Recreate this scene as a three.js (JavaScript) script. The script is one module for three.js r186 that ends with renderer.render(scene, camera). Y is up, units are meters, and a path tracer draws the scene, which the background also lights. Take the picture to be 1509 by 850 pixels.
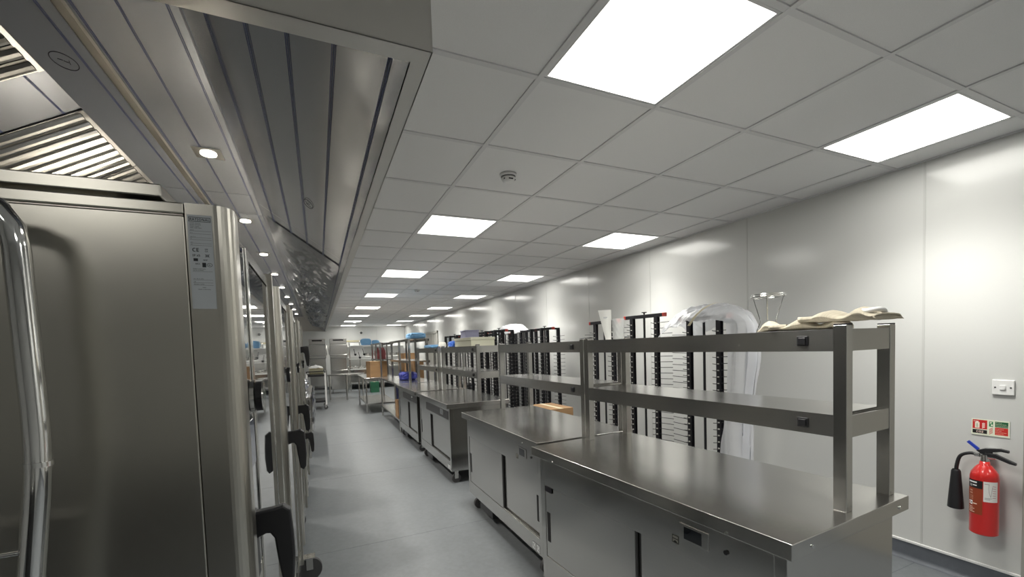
import * as THREE from 'three';
import { RoundedBoxGeometry } from 'three/addons/geometries/RoundedBoxGeometry.js';
import { mergeGeometries } from 'three/addons/utils/BufferGeometryUtils.js';
import { RectAreaLightUniformsLib } from 'three/addons/lights/RectAreaLightUniformsLib.js';
import { ImprovedNoise } from 'three/addons/math/ImprovedNoise.js';

// ------------------------------------------------------------------ camera, lights, exposure
const W = 1509, H = 850, FOCAL = 621.3;
const scene = new THREE.Scene();
scene.background = new THREE.Color(0x000000);
const camera = new THREE.PerspectiveCamera(2 * Math.atan(H / 2 / FOCAL) * 180 / Math.PI, W / H, 0.05, 60);
camera.position.set(0, 1.5, 0);
camera.rotation.set(-0.0442, -0.4164, -0.0341, 'YXZ');
camera.setViewOffset(W, H, 10.1, -113.6, W, H);
camera.updateProjectionMatrix();
scene.add(camera);
const renderer = new THREE.WebGLRenderer({ antialias: true });
renderer.toneMapping = THREE.LinearToneMapping;
renderer.toneMappingExposure = 1.98;
renderer.shadowMap.enabled = true;
RectAreaLightUniformsLib.init();
const PANEL_LIGHT = 3.7, PANEL_BEAM = 8.6, PANEL_GLOW = 1.4, PANEL_COLOR = 0xfffdf6;
const SPOT_LIGHT = 3.4, SPOT_GLOW = 5, SPOT_COLOR = 0xfff8ee;

// ------------------------------------------------------------------ helpers
let seed = 7;
const rnd = () => { seed = (seed * 1664525 + 1013904223) >>> 0; return seed / 4294967296; };
const rr = (a, b) => a + (b - a) * rnd();
const noise = new ImprovedNoise();
const taken = new Map();
function numbered(n) { const k = taken.get(n) || 0; taken.set(n, k + 1); return k ? `${n}_${String(k).padStart(3, '0')}` : n; }
function boxUV(g, vert = false) {
  if (g.index) g = g.toNonIndexed();
  const p = g.attributes.position, n = g.attributes.normal, uv = new Float32Array(p.count * 2);
  for (let i = 0; i < p.count; i++) {
    const ax = Math.abs(n.getX(i)), ay = Math.abs(n.getY(i)), az = Math.abs(n.getZ(i));
    let u, v;
    if (ay >= ax && ay >= az) { u = p.getX(i); v = p.getZ(i); } else if (ax >= az) { u = p.getY(i); v = p.getZ(i); } else { u = p.getY(i); v = p.getX(i); }
    if (vert) [u, v] = [v, u];
    uv[2 * i] = u; uv[2 * i + 1] = v;
  }
  g.setAttribute('uv', new THREE.BufferAttribute(uv, 2));
  return g;
}
// box from its bounds, r rounds the edges
function bb(x0, x1, y0, y1, z0, z1, r = 0, vert = false) {
  const w = Math.abs(x1 - x0), h = Math.abs(y1 - y0), d = Math.abs(z1 - z0);
  const g = r ? new RoundedBoxGeometry(w, h, d, 2, Math.min(r, w / 2.01, h / 2.01, d / 2.01)) : new THREE.BoxGeometry(w, h, d);
  g.translate((x0 + x1) / 2, (y0 + y1) / 2, (z0 + z1) / 2);
  return boxUV(g, vert);
}
function cyl(r0, r1, h, seg, x, y, z, axis = 'y') {      // r0 top, r1 bottom, centred on x y z
  const g = new THREE.CylinderGeometry(r0, r1, h, seg);
  if (axis === 'x') g.rotateZ(-Math.PI / 2);
  if (axis === 'z') g.rotateX(Math.PI / 2);
  g.translate(x, y, z);
  return g.toNonIndexed();
}
const V = (x, y, z) => new THREE.Vector3(x, y, z);
function tube(pts, r, seg = 24, rad = 8, tension = 0.5, closed = false) {
  const c = new THREE.CatmullRomCurve3(pts.map(p => V(...p)), closed, 'catmullrom', tension);
  return new THREE.TubeGeometry(c, seg, r, rad, closed).toNonIndexed();
}
function poly(pts, r, rad = 8, bend = 0.03) {            // straight runs with rounded corners
  const cp = new THREE.CurvePath(), P = pts.map(p => V(...p));
  let a = P[0];
  for (let i = 1; i < P.length - 1; i++) {
    const d1 = P[i - 1].clone().sub(P[i]), d2 = P[i + 1].clone().sub(P[i]), b = Math.min(bend, d1.length() / 2.1, d2.length() / 2.1);
    const s = P[i].clone().addScaledVector(d1.normalize(), b), e = P[i].clone().addScaledVector(d2.normalize(), b);
    cp.add(new THREE.LineCurve3(a, s)); cp.add(new THREE.QuadraticBezierCurve3(s, P[i], e)); a = e;
  }
  cp.add(new THREE.LineCurve3(a, P[P.length - 1]));
  return new THREE.TubeGeometry(cp, pts.length * 14, r, rad, false).toNonIndexed();
}
function rod(a, b, r, seg = 6) {
  const A = V(...a), D = V(...b).sub(A), g = new THREE.CylinderGeometry(r, r, D.length(), seg);
  g.applyQuaternion(new THREE.Quaternion().setFromUnitVectors(V(0, 1, 0), D.clone().normalize()));
  g.translate(A.x + D.x / 2, A.y + D.y / 2, A.z + D.z / 2);
  return g.toNonIndexed();
}
function lathe(prof, seg, x = 0, y = 0, z = 0) {
  const g = new THREE.LatheGeometry(prof.map(p => new THREE.Vector2(p[0], p[1])), seg);
  g.translate(x, y, z); return g.toNonIndexed();
}
function extrude(pts, depth, bevel = 0) {                // outline in xy, extruded along +z
  const s = new THREE.Shape(pts.map(p => new THREE.Vector2(p[0], p[1])));
  return new THREE.ExtrudeGeometry(s, { depth, bevelEnabled: bevel > 0, bevelSize: bevel, bevelThickness: bevel, bevelSegments: 2, curveSegments: 8 });
}
function grid(nu, nv, f) {                               // parametric sheet
  const pos = [], idx = [], uv = [];
  for (let j = 0; j <= nv; j++) for (let i = 0; i <= nu; i++) { const p = f(i / nu, j / nv); pos.push(p[0], p[1], p[2]); uv.push(i / nu, j / nv); }
  for (let j = 0; j < nv; j++) for (let i = 0; i < nu; i++) { const a = j * (nu + 1) + i, b = a + 1, c = a + nu + 1, d = c + 1; idx.push(a, b, d, a, d, c); }
  const g = new THREE.BufferGeometry();
  g.setAttribute('position', new THREE.Float32BufferAttribute(pos, 3)); g.setAttribute('uv', new THREE.Float32BufferAttribute(uv, 2));
  g.setIndex(idx); g.computeVertexNormals();
  return g;
}
function merged(gs) {
  if (!Array.isArray(gs)) return gs;
  const list = gs.map(g => { const n = g.index ? g.toNonIndexed() : g; for (const k of Object.keys(n.attributes)) if (!['position', 'normal', 'uv'].includes(k)) n.deleteAttribute(k); return n; });
  return list.length === 1 ? list[0] : mergeGeometries(list);
}
function part(name, gs, m, parent, label) {
  const o = new THREE.Mesh(merged(gs), m); o.name = name; parent.add(o);
  if (label) o.userData.label = label;
  return o;
}
function tag(o, label, category, group) { o.userData.label = label; o.userData.category = category; if (group) o.userData.group = group; return o; }
function thing(name, label, category, [x, y, z] = [0, 0, 0], turn = 0, group) {
  const o = new THREE.Group(); o.name = numbered(name); o.position.set(x, y, z); o.rotation.y = turn; scene.add(o);
  return tag(o, label, category, group);
}
function one(name, gs, m, label, category, group) { const o = new THREE.Mesh(merged(gs), m); o.name = numbered(name); scene.add(o); return tag(o, label, category, group); }
function struct(name, gs, m) {
  const o = gs ? new THREE.Mesh(merged(gs), m) : new THREE.Group(); o.name = name; o.userData.kind = 'structure'; scene.add(o); return o;
}
function copy(src, label, pos, turn = src.rotation.y) {
  const o = src.clone(); o.name = numbered(src.name.replace(/_\d{3}$/, '')); o.position.set(...pos); o.rotation.y = turn; o.userData = { ...src.userData };
  if (label) o.userData.label = label;
  scene.add(o); return o;
}

// ------------------------------------------------------------------ textures and materials
function dataTex(n, m, f, srgb = false) {
  const d = new Uint8Array(n * m * 4);
  for (let j = 0; j < m; j++) for (let i = 0; i < n; i++) { const c = f(i, j), k = (j * n + i) * 4; d[k] = c[0]; d[k + 1] = c[1]; d[k + 2] = c[2]; d[k + 3] = 255; }
  const t = new THREE.DataTexture(d, n, m); t.wrapS = t.wrapT = THREE.RepeatWrapping; t.magFilter = THREE.LinearFilter; t.minFilter = THREE.LinearMipmapLinearFilter; t.generateMipmaps = true;
  if (srgb) t.colorSpace = THREE.SRGBColorSpace; t.needsUpdate = true; return t;
}
function tileNoise(n, cells, rng) {                      // repeating value noise
  const g = Array.from({ length: cells * cells }, rng);
  return (i, j) => { const x = i / n * cells, y = j / n * cells, a = Math.floor(x), b = Math.floor(y), u = x - a, v = y - b, s = t => t * t * (3 - 2 * t), q = (p, r) => g[(r % cells) * cells + (p % cells)];
    return (q(a, b) * (1 - s(u)) + q(a + 1, b) * s(u)) * (1 - s(v)) + (q(a, b + 1) * (1 - s(u)) + q(a + 1, b + 1) * s(u)) * s(v); };
}
const cols = Array.from({ length: 512 }, rnd), blot = tileNoise(512, 9, rnd), blot2 = tileNoise(512, 40, rnd);
const speck = dataTex(512, 512, (i, j) => { const v = 212 + 12 * (blot2(i, j) - 0.5) + 16 * (rnd() - 0.5) + 6 * (blot(i, j) - 0.5); return [v, v, v]; }, true);
speck.repeat.set(1.1, 1.1);
const linen = dataTex(256, 256, (i, j) => { const v = 238 + 12 * (rnd() - 0.5); return [v, v, v]; }, true);
linen.repeat.set(6, 6);
const cardTex = dataTex(256, 256, (i, j) => { const v = 225 + 20 * (cols[i] - 0.5) + 30 * (blot(i * 2, j * 2) - 0.5); return [v, v, v]; }, true);

const lin = (r, g, b) => new THREE.Color().setRGB(r, g, b);
const steelMat = (c, rough, aniso, o = {}) => new THREE.MeshPhysicalMaterial({ color: c, metalness: 1, roughness: rough, anisotropy: aniso, ...o });
const std = (c, rough = 0.6, o = {}) => new THREE.MeshStandardMaterial({ color: c, roughness: rough, ...o });
const M = {
  steel: steelMat(lin(0.58, 0.572, 0.55), 0.18, 0.25),
  top: steelMat(lin(0.58, 0.572, 0.55), 0.22, 0.2),
  gantry: steelMat(lin(0.58, 0.572, 0.55), 0.27, 0.4),
  oven: steelMat(lin(0.56, 0.54, 0.485), 0.28, 0.3),
  hood: steelMat(lin(0.50, 0.522, 0.57), 0.2, 0.2, { metalness: 0.62 }),
  hoodSheet: steelMat(lin(0.50, 0.522, 0.57), 0.17, 0.2, { metalness: 0.75, side: THREE.DoubleSide }),
  hoodTrim: steelMat(lin(0.58, 0.56, 0.52), 0.36, 0.3, { metalness: 0.85 }),
  bright: new THREE.MeshPhysicalMaterial({ color: lin(0.68, 0.67, 0.64), metalness: 1, roughness: 0.16 }),
  chrome: new THREE.MeshPhysicalMaterial({ color: lin(0.74, 0.74, 0.73), metalness: 1, roughness: 0.08 }),
  filter: new THREE.MeshPhysicalMaterial({ color: lin(0.62, 0.61, 0.59), metalness: 1, roughness: 0.13 }),
  ventGrey: std(lin(0.06, 0.06, 0.062), 0.4),
  slot: std(lin(0.012, 0.012, 0.013), 0.7),
  black: std(lin(0.014, 0.014, 0.016), 0.42),
  rackBlack: std(lin(0.012, 0.012, 0.016), 0.5),
  wire: std(lin(0.025, 0.025, 0.028), 0.4),
  glass: new THREE.MeshPhysicalMaterial({ color: lin(0.008, 0.010, 0.014), roughness: 0.03, ior: 1.6, clearcoat: 1, clearcoatRoughness: 0.02 }),
  blueGlass: new THREE.MeshPhysicalMaterial({ color: lin(0.012, 0.02, 0.06), roughness: 0.05, ior: 1.6 }),
  film: std(lin(0.02, 0.035, 0.13), 0.35),
  looseFilm: new THREE.MeshPhysicalMaterial({ color: lin(0.46, 0.48, 0.52), metalness: 0.9, roughness: 0.12, side: THREE.DoubleSide }),
  ink: std(lin(0.02, 0.02, 0.025), 0.8),
  tile: std(lin(0.90, 0.90, 0.90), 0.85, { map: linen }),
  bar: std(lin(0.66, 0.66, 0.665), 0.55),
  wall: new THREE.MeshPhysicalMaterial({ color: lin(0.60, 0.605, 0.59), roughness: 0.15, anisotropy: 0.5, ior: 1.5 }),
  wallJoint: std(lin(0.50, 0.505, 0.49), 0.4),
  floor: new THREE.MeshPhysicalMaterial({ color: lin(0.215, 0.232, 0.245), roughness: 0.36, map: speck }),
  cove: std(lin(0.15, 0.165, 0.19), 0.5, { map: speck }),
  white: std(lin(0.75, 0.75, 0.74), 0.4),
  offwhite: std(lin(0.6, 0.59, 0.54), 0.6),
  red: new THREE.MeshPhysicalMaterial({ color: lin(0.55, 0.018, 0.016), roughness: 0.28, clearcoat: 0.6, clearcoatRoughness: 0.1 }),
  redCap: std(lin(0.5, 0.06, 0.045), 0.5),
  blue: std(lin(0.02, 0.05, 0.42), 0.4),
  card: std(lin(0.42, 0.25, 0.12), 0.85, { map: cardTex }),
  cloth: std(lin(0.62, 0.56, 0.44), 0.95, { map: cardTex }),
  poly: new THREE.MeshPhysicalMaterial({ color: lin(0.86, 0.87, 0.90), roughness: 0.45, transmission: 0.6, thickness: 0, side: THREE.DoubleSide }),
  clear: new THREE.MeshPhysicalMaterial({ color: lin(0.9, 0.91, 0.9), roughness: 0.25, transmission: 0.65, thickness: 0, side: THREE.DoubleSide }),
  tape: std(lin(0.62, 0.56, 0.38), 0.5),
  lightblue: std(lin(0.20, 0.42, 0.68), 0.5),
  blueBag: std(lin(0.03, 0.13, 0.55), 0.35),
  navy: std(lin(0.02, 0.03, 0.25), 0.4),
  yellow: std(lin(0.55, 0.5, 0.08), 0.5),
  lilac: std(lin(0.32, 0.32, 0.46), 0.6),
  cream: std(lin(0.58, 0.57, 0.45), 0.6),
  ochre: std(lin(0.42, 0.38, 0.24), 0.7),
  green: std(lin(0.02, 0.12, 0.06), 0.5),
  pinkRed: std(lin(0.36, 0.10, 0.11), 0.6),
  frame: std(lin(0.30, 0.295, 0.27), 0.5),
  doorLeaf: std(lin(0.36, 0.345, 0.31), 0.5),
  rubber: std(lin(0.06, 0.06, 0.062), 0.6),
};
function canvasMat(w, h, draw, o = {}) {
  const c = document.createElement('canvas'); c.width = w; c.height = h; draw(c.getContext('2d'), w, h);
  const t = new THREE.CanvasTexture(c); t.colorSpace = THREE.SRGBColorSpace; t.anisotropy = 8;
  return new THREE.MeshStandardMaterial({ map: t, roughness: 0.55, ...o });
}

// ------------------------------------------------------------------ the room
const CEIL = 2.566, XR = 3.525, XL = -3.4, ZB = -18.75, ZF = 3.6;
{
  const f = struct('floor', bb(XL - 0.2, XR + 0.2, -0.15, 0, ZB - 0.2, ZF + 0.2), M.floor);
  for (let z = -1.4; z > ZB; z -= 2) part('floor_seam', bb(XL, XR - 0.03, -0.001, 0.0006, z - 0.002, z + 0.002), M.cove, f);
  struct('ceiling_slab', bb(XL - 0.2, XR + 0.2, CEIL + 0.12, CEIL + 0.3, ZB - 0.2, ZF + 0.2), M.tile);
}
// suspended ceiling: one mesh per tile, recessed behind a grid of bars
const GX = 0.863, GZ = -1.515, lampCells = [];
{
  const c = struct('ceiling', null);
  const xs = []; for (let k = -7; k <= 4; k++) xs.push(GX + 0.6 * k);
  const zs = []; for (let r = -8; r <= 28; r++) zs.push(GZ - 0.6 * r);
  const isLamp = (k, r) => (k === 0 || k === 3) && ((r % 4) + 4) % 4 === 3;
  const full = bb(-0.294, 0.294, 0, 0.012, -0.294, 0.294, 0.003);
  const edge = bb(-0.125, 0.125, 0, 0.012, -0.294, 0.294, 0.003);
  for (let r = -8; r < 28; r++) for (let k = -2; k <= 4; k++) {
    if (isLamp(k, r)) { lampCells.push([GX + 0.6 * k + 0.3, GZ - 0.6 * r - 0.3, k]); continue; }
    const z = GZ - 0.6 * r - 0.3, x = k < 4 ? GX + 0.6 * k + 0.3 : GX + 2.4 + 0.131;
    if (k <= -2 && z < -1.1 && z > -11.4) continue;      // wholly behind the extraction hood
    const t = part('ceiling_tile', k < 4 ? full : edge, M.tile, c); t.position.set(x, CEIL + 0.006, z);
  }
  part('ceiling_panel', bb(XL, GX - 1.215, CEIL + 0.005, CEIL + 0.02, ZB, ZF), M.tile, c);
  part('ceiling_tile_row', bb(GX - 1.2, XR, CEIL + 0.006, CEIL + 0.018, ZB, zs[zs.length - 1] - 0.01), M.tile, c);
  const gl = zs[0] - zs[zs.length - 1];
  for (const x of xs) if (x > -0.5) part('ceiling_grid_bar', bb(x - 0.012, x + 0.012, CEIL, CEIL + 0.03, zs[zs.length - 1] - 0.2, ZF), M.bar, c);
  for (const z of zs) part('ceiling_grid_bar', bb(GX - 1.2, XR, CEIL + 0.0006, CEIL + 0.03, z - 0.012, z + 0.012), M.bar, c);
  part('wall_angle', bb(XR - 0.022, XR, CEIL - 0.001, CEIL + 0.03, ZB, ZF), M.bar, c);
}
// clad walls: 1.2 m sheets with slim joints, coved skirting
const sheetG = bb(-0.012, 0, 0.115, CEIL + 0.1, -0.597, 0.597);
{
  const w = struct('wall_right', null);
  part('wall_core', bb(XR + 0.012, XR + 0.2, 0, CEIL + 0.15, ZB - 0.2, ZF + 0.2), M.wallJoint, w);
  for (let z = -0.777 + 3 * 1.2; z > ZB - 0.6; z -= 1.2) {
    const s = part('wall_sheet', sheetG, M.wall, w); s.position.set(XR + 0.012, 0, z);
    part('joint_strip', bb(XR - 0.002, XR + 0.004, 0.115, CEIL, z - 0.6 - 0.006, z - 0.6 + 0.006), M.wallJoint, w);
  }
  const b = struct('wall_back', null);
  part('wall_core', bb(XL - 0.2, XR + 0.2, 0, CEIL + 0.15, ZB - 0.2, ZB - 0.012), M.wallJoint, b);
  const sb = bb(-0.597, 0.597, 0.115, CEIL + 0.1, -0.012, 0);
  for (let x = XR - 0.6; x > XL - 0.6; x -= 1.2) { const s = part('wall_sheet', sb, M.wall, b); s.position.set(x, 0, ZB); }
  struct('wall_left', bb(XL - 0.2, XL, 0, CEIL + 0.15, ZB - 0.2, ZF + 0.2), M.wall);
  struct('wall_front', bb(XL, XR, 0, CEIL + 0.15, ZF, ZF + 0.2), M.wall);
  const prof = []; for (let i = 0; i <= 6; i++) { const a = i / 6 * Math.PI / 2; prof.push([0.03 * (1 - Math.sin(a)), 0.03 * (1 - Math.cos(a))]); }
  const sk = extrude([[0.03, 0.0005], ...prof.slice(1).map(p => [p[0] + 0.003, p[1] + 0.0005]), [0.003, 0.113], [-0.004, 0.113], [-0.004, 0.0005]], 22.3);
  sk.scale(-1, 1, 1); sk.translate(XR, 0, ZB); { const p = sk.attributes.position, n = sk.attributes.normal; for (let i = 0; i < p.count; i += 3) { for (const A of [p, n]) { const a = [A.getX(i), A.getY(i), A.getZ(i)]; A.setXYZ(i, A.getX(i + 1), A.getY(i + 1), A.getZ(i + 1)); A.setXYZ(i + 1, ...a); } } }
  struct('baseboard_right', boxUV(sk), M.cove);
  struct('trim_1', bb(XR - 0.008, XR + 0.002, 0.112, 0.128, ZB, ZF, 0.003), M.white);
  struct('baseboard_back', bb(XL, XR, 0, 0.113, ZB, ZB + 0.006), M.cove);
}
// doors in the right wall
{
  const d = struct('door_1', null);                        // near frame at the picture's right edge
  part('door_frame', [bb(XR - 0.03, XR + 0.01, 0, 2.1, -0.945, -0.875, 0.004), bb(XR - 0.03, XR + 0.01, 2.03, 2.1, -0.945, 0.09, 0.004), bb(XR - 0.03, XR + 0.01, 0, 2.1, 0.02, 0.09, 0.004)], M.frame, d);
  part('door_leaf', bb(XR - 0.016, XR + 0.008, 0.01, 2.03, -0.875, 0.02, 0.003), M.doorLeaf, d);
  const e = struct('door_2', null);                        // far doorway
  part('door_frame', [bb(XR - 0.03, XR + 0.01, 0, 2.1, -14.95, -14.87, 0.004), bb(XR - 0.03, XR + 0.01, 2.02, 2.1, -14.95, -13.15, 0.004), bb(XR - 0.03, XR + 0.01, 0, 2.1, -13.23, -13.15, 0.004)], M.frame, e);
  part('door_leaf', bb(XR - 0.016, XR + 0.008, 0.01, 2.02, -14.87, -13.75, 0.003), M.doorLeaf, e);
  part('door_recess', bb(XR - 0.006, XR + 0.008, 0.01, 2.02, -13.75, -13.23), M.frame, e);
}

// ------------------------------------------------------------------ LED ceiling panels
{
  lampCells.push([GX + 0.6 * -4 + 0.3, GZ + 3.0 - 0.3, -4]);                // its reflection shows on the oven's vent plate
  const fr = [bb(-0.286, 0.286, -0.002, 0.02, -0.286, -0.276), bb(-0.286, 0.286, -0.002, 0.02, 0.276, 0.286), bb(-0.286, -0.276, -0.002, 0.02, -0.276, 0.276), bb(0.276, 0.286, -0.002, 0.02, -0.276, 0.276)];
  const frame = merged(fr), diff = bb(-0.276, 0.276, 0.006, 0.016, -0.276, 0.276);
  const glow = new THREE.MeshStandardMaterial({ color: lin(0.8, 0.8, 0.8), emissive: PANEL_COLOR, emissiveIntensity: PANEL_GLOW, roughness: 0.5 });
  const ord = ['first', 'second', 'third', 'fourth', 'fifth', 'sixth', 'seventh', 'eighth', 'ninth', 'tenth'], count = { 0: 0, 3: 0, '-4': 0 };
  for (const [x, z, k] of lampCells.sort((a, b) => a[1] - b[1])) {
    const nth = ord[count[k]++];
    const t = thing('ceiling_light', k === -4 ? 'square LED panel fixed to the ceiling behind the end of the hood' : k === 0 ? `square LED panel beside the extraction hood, ${nth} of its row from the far wall` : `square LED panel along the white clad wall, ${nth} of its row from the far wall`, 'ceiling light', [x, k < 0 ? CEIL - 0.016 : CEIL + 0.004, z], 0, k === -4 ? undefined : k === 0 ? 'LED panels beside the hood' : 'LED panels along the wall');
    part('frame', frame, M.bar, t); part('diffuser', diff, glow, t, 'glowing white diffuser');
    const L = new THREE.RectAreaLight(PANEL_COLOR, PANEL_LIGHT, 0.55, 0.55); L.rotation.x = -Math.PI / 2; L.position.set(0, 0.004, 0); t.add(L);
    // the prismatic diffuser throws most of its light downwards
    const S = new THREE.SpotLight(PANEL_COLOR, PANEL_BEAM, 0, 1.12, 1, 2); S.position.set(0, -0.004, 0); S.target.position.set(0, -1, 0); S.shadow.radius = 12; t.add(S); t.add(S.target);
  }
}

// ------------------------------------------------------------------ extraction hood above the ovens
const HX = 0.222, HZ0 = -0.785, HZ1 = -11.65, HY = 2.05;
{
  const h = thing('extraction_hood', 'long stainless steel extraction hood with baffle filters and film lines above the ovens', 'extractor hood', [0, HY, 0]);
  const y = v => v - HY, HT = CEIL - 0.004 - HY;
  const xIn = HX - 0.035, mid = -1.35, mirror = x => 2 * mid - x;
  // outer shell and bottom lip
  part('end_panel', bb(mirror(HX), HX, 0, HT, HZ0 - 0.002, HZ0, 0, true), M.hoodTrim, h);
  part('end_panel', bb(mirror(HX), HX, 0, HT, HZ1, HZ1 + 0.002, 0, true), M.hoodTrim, h);
  part('side_panel', bb(HX - 0.002, HX, 0, HT, HZ1, HZ0), M.hoodTrim, h);
  part('side_panel', bb(mirror(HX), mirror(HX) + 0.002, 0, HT, HZ1, HZ0), M.hoodTrim, h);
  part('bottom_lip', [bb(xIn, HX, 0, 0.003, HZ1, HZ0), bb(xIn, xIn + 0.002, 0, 0.03, HZ1 + 0.04, HZ0 - 0.04)], M.hoodTrim, h);
  part('bottom_lip', [bb(mirror(HX), xIn, 0, 0.003, HZ0 - 0.04, HZ0), bb(mirror(HX), xIn, 0, 0.028, HZ0 - 0.042, HZ0 - 0.04)], M.hoodTrim, h);
  part('bottom_lip', [bb(mirror(HX), xIn, 0, 0.003, HZ1, HZ1 + 0.04)], M.hoodTrim, h);
  part('top_panel', bb(mirror(HX), HX, HT - 0.004, HT, HZ1, HZ0), M.hoodTrim, h);
  // canopy: profile from the lip up the slope to the flat soffit, in welded sections
  const prof = [[xIn, 2.03], [xIn, 2.052], [-0.268, 2.374], [-0.289, 2.42], [-0.546, 2.42]];
  const joints = [HZ0 - 0.04, -2.83, -4.9, -6.95, -9.0, HZ1 + 0.04];
  function strip(p, z0, z1, seg = 1) {
    const gs = [];
    for (let i = 0; i < p.length - 1; i++) {
      const [ax, ay] = p[i], [bx, by] = p[i + 1], L = Math.hypot(bx - ax, by - ay);
      const g = bb(0, L, 0, 0.0015, z1, z0); g.rotateZ(Math.atan2(by - ay, bx - ax)); g.translate(ax, ay - HY, 0); gs.push(g);
    }
    return gs;
  }
  for (let s = 0; s < joints.length - 1; s++) {
    const a = joints[s] - (s ? 0.0015 : 0), b = joints[s + 1] + 0.0015;
    // thin sheet that dishes by a millimetre or two between its folds
    part('canopy_panel', [grid(30, 40, (u, v) => { const q = prof[1], r = prof[2], z = a + (b - a) * v, e = Math.sin(Math.PI * u) * Math.sin(Math.PI * v), d = e * 0.005 * noise.noise(u * 3.2 + s * 3, z * 0.9, s + 0.5); return [q[0] + (r[0] - q[0]) * u - 0.577 * d, q[1] + (r[1] - q[1]) * u - HY - 0.816 * d, z]; }), ...strip(prof.slice(2, 4), a, b)], M.hoodSheet, h);
    part('soffit_panel', strip(prof.slice(3), a, b), M.hood, h);
    part('soffit_panel', strip([[-0.578, 2.42], [-0.742, 2.42]], a, b), M.hood, h);
    part('far_canopy_panel', strip([[mirror(-0.742), 2.42], [mirror(-0.3), 2.42], [mirror(0.15), 2.08], [mirror(xIn), 2.078]], a, b), M.hood, h);
  }
  part('service_channel', [bb(-0.58, -0.544, y(2.458), y(2.462), HZ1 + 0.05, HZ0 - 0.05), bb(-0.5795, -0.578, y(2.4185), y(2.458), HZ1 + 0.05, HZ0 - 0.05), bb(-0.546, -0.5445, y(2.4185), y(2.458), HZ1 + 0.05, HZ0 - 0.05)], M.hoodTrim, h, 'recessed dull channel running the length of the hood');
  // filter bank: sloping baffle filters and plain blanking plates, each a part
  const fx0 = -0.745, fy0 = 2.422, sl = Math.atan(0.58), len = 0.46;
  const baffle = (() => {
    const gs = [], n = 8, wz = 0.49;
    for (let i = 0; i < n; i++) {
      const z = -wz / 2 + (i + 0.5) * wz / n, pr = [];
      for (let k = 0; k <= 6; k++) { const a = k / 6 * Math.PI; pr.push([z - Math.cos(a) * 0.024, -Math.sin(a) * 0.016]); }
      for (let k = 6; k >= 0; k--) { const a = k / 6 * Math.PI; pr.push([z - Math.cos(a) * 0.022, -Math.sin(a) * 0.014 + 0.001]); }
      const g = extrude(pr, len - 0.03); g.rotateY(-Math.PI / 2); gs.push(g);   // profile across z, running along x
    }
    for (const g of gs) { g.translate(-0.015, 0, 0); }
    return merged(gs);
  })();
  const ffr = merged([bb(-len, 0, -0.004, 0.03, -0.2475, -0.2425), bb(-len, 0, -0.004, 0.03, 0.2425, 0.2475), bb(-0.016, 0, -0.006, 0.03, -0.2475, 0.2475), bb(-len, -len + 0.016, -0.006, 0.03, -0.2475, 0.2475)]), fcore = bb(-len + 0.004, -0.004, 0.012, 0.028, -0.2425, 0.2425);
  const blank = bb(-len, 0, 0, 0.003, -0.114, 0.114), blankLines = [bb(-0.06, -0.052, -0.001, 0, -0.114, 0.114), bb(-0.25, -0.243, -0.001, 0, -0.114, 0.114)];
  const FILTERS = [[-1.076, 1], [-1.576, 1]];
  for (let z = -1.826; z > -11.2; z -= 1.232) FILTERS.push([z - 0.116, 0], [z - 0.482, 1], ...(z - 1.23 > HZ1 + 0.05 ? [[z - 0.982, 1]] : []));
  FILTERS.forEach(([z, kind]) => {
    const g = kind ? part('baffle_filter', ffr, M.filter, h) : part('blanking_plate', blank, M.hood, h);
    g.position.set(fx0, fy0 - HY, z); g.rotation.z = sl;
    if (kind) { part('baffles', baffle, M.filter, g); part('filter_core', fcore, M.slot, g); } else for (const b of blankLines) part('film_line', b, M.film, g);
  });
  const fxb = fx0 - len * Math.cos(sl), fyb = fy0 - len * Math.sin(sl);
  part('grease_trough', [bb(2 * mid - fxb, fxb, y(fyb) - 0.03, y(fyb), HZ1 + 0.04, HZ0 - 0.04)], M.hoodTrim, h);
  part('far_filter_bank', strip([[2 * mid - fxb, fyb], [mirror(fx0), fy0]], HZ0 - 0.04, HZ1 + 0.04), M.filter, h);
  // dark blue edges of the protective film strips
  const slopeAt = t => { const a = prof[1], b = prof[2]; return [a[0] + (b[0] - a[0]) * t, a[1] + (b[1] - a[1]) * t]; };
  const lines = [[-0.314, 2.42], [-0.428, 2.42], [-0.534, 2.42], [-0.613, 2.42]];
  for (const [x, ly] of lines) for (const q of [-0.0024, 0.0024]) part('film_line', bb(x + q - 0.0012, x + q + 0.0012, y(ly) - 0.003, y(ly) - 0.0005, HZ1 + 0.05, HZ0 - 0.05), M.film, h);
  for (const sx of [0.158, 0.062, -0.028, -0.116, -0.208]) {
    const t = (xIn - sx) / (xIn + 0.268), [px, py] = slopeAt(t), a = Math.atan2(0.322, -xIn - 0.268);
    for (let s = 0; s < joints.length - 1; s++) {
      for (const q of [-0.0024, 0.0024]) {
        const g = bb(q - 0.0012, q + 0.0012, 0, 0.0008, joints[s + 1] + 0.003, joints[s] - 0.003);
        g.rotateZ(a); g.translate(px - 0.0018, y(py) - 0.0029, 0); part('film_line', g, M.film, h);
      }
    }
  }
  // loose wrinkled film hanging from the slope further down
  const nrm = [Math.sin(Math.atan2(0.322, 0.455)), Math.cos(Math.atan2(0.322, 0.455))];
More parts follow.
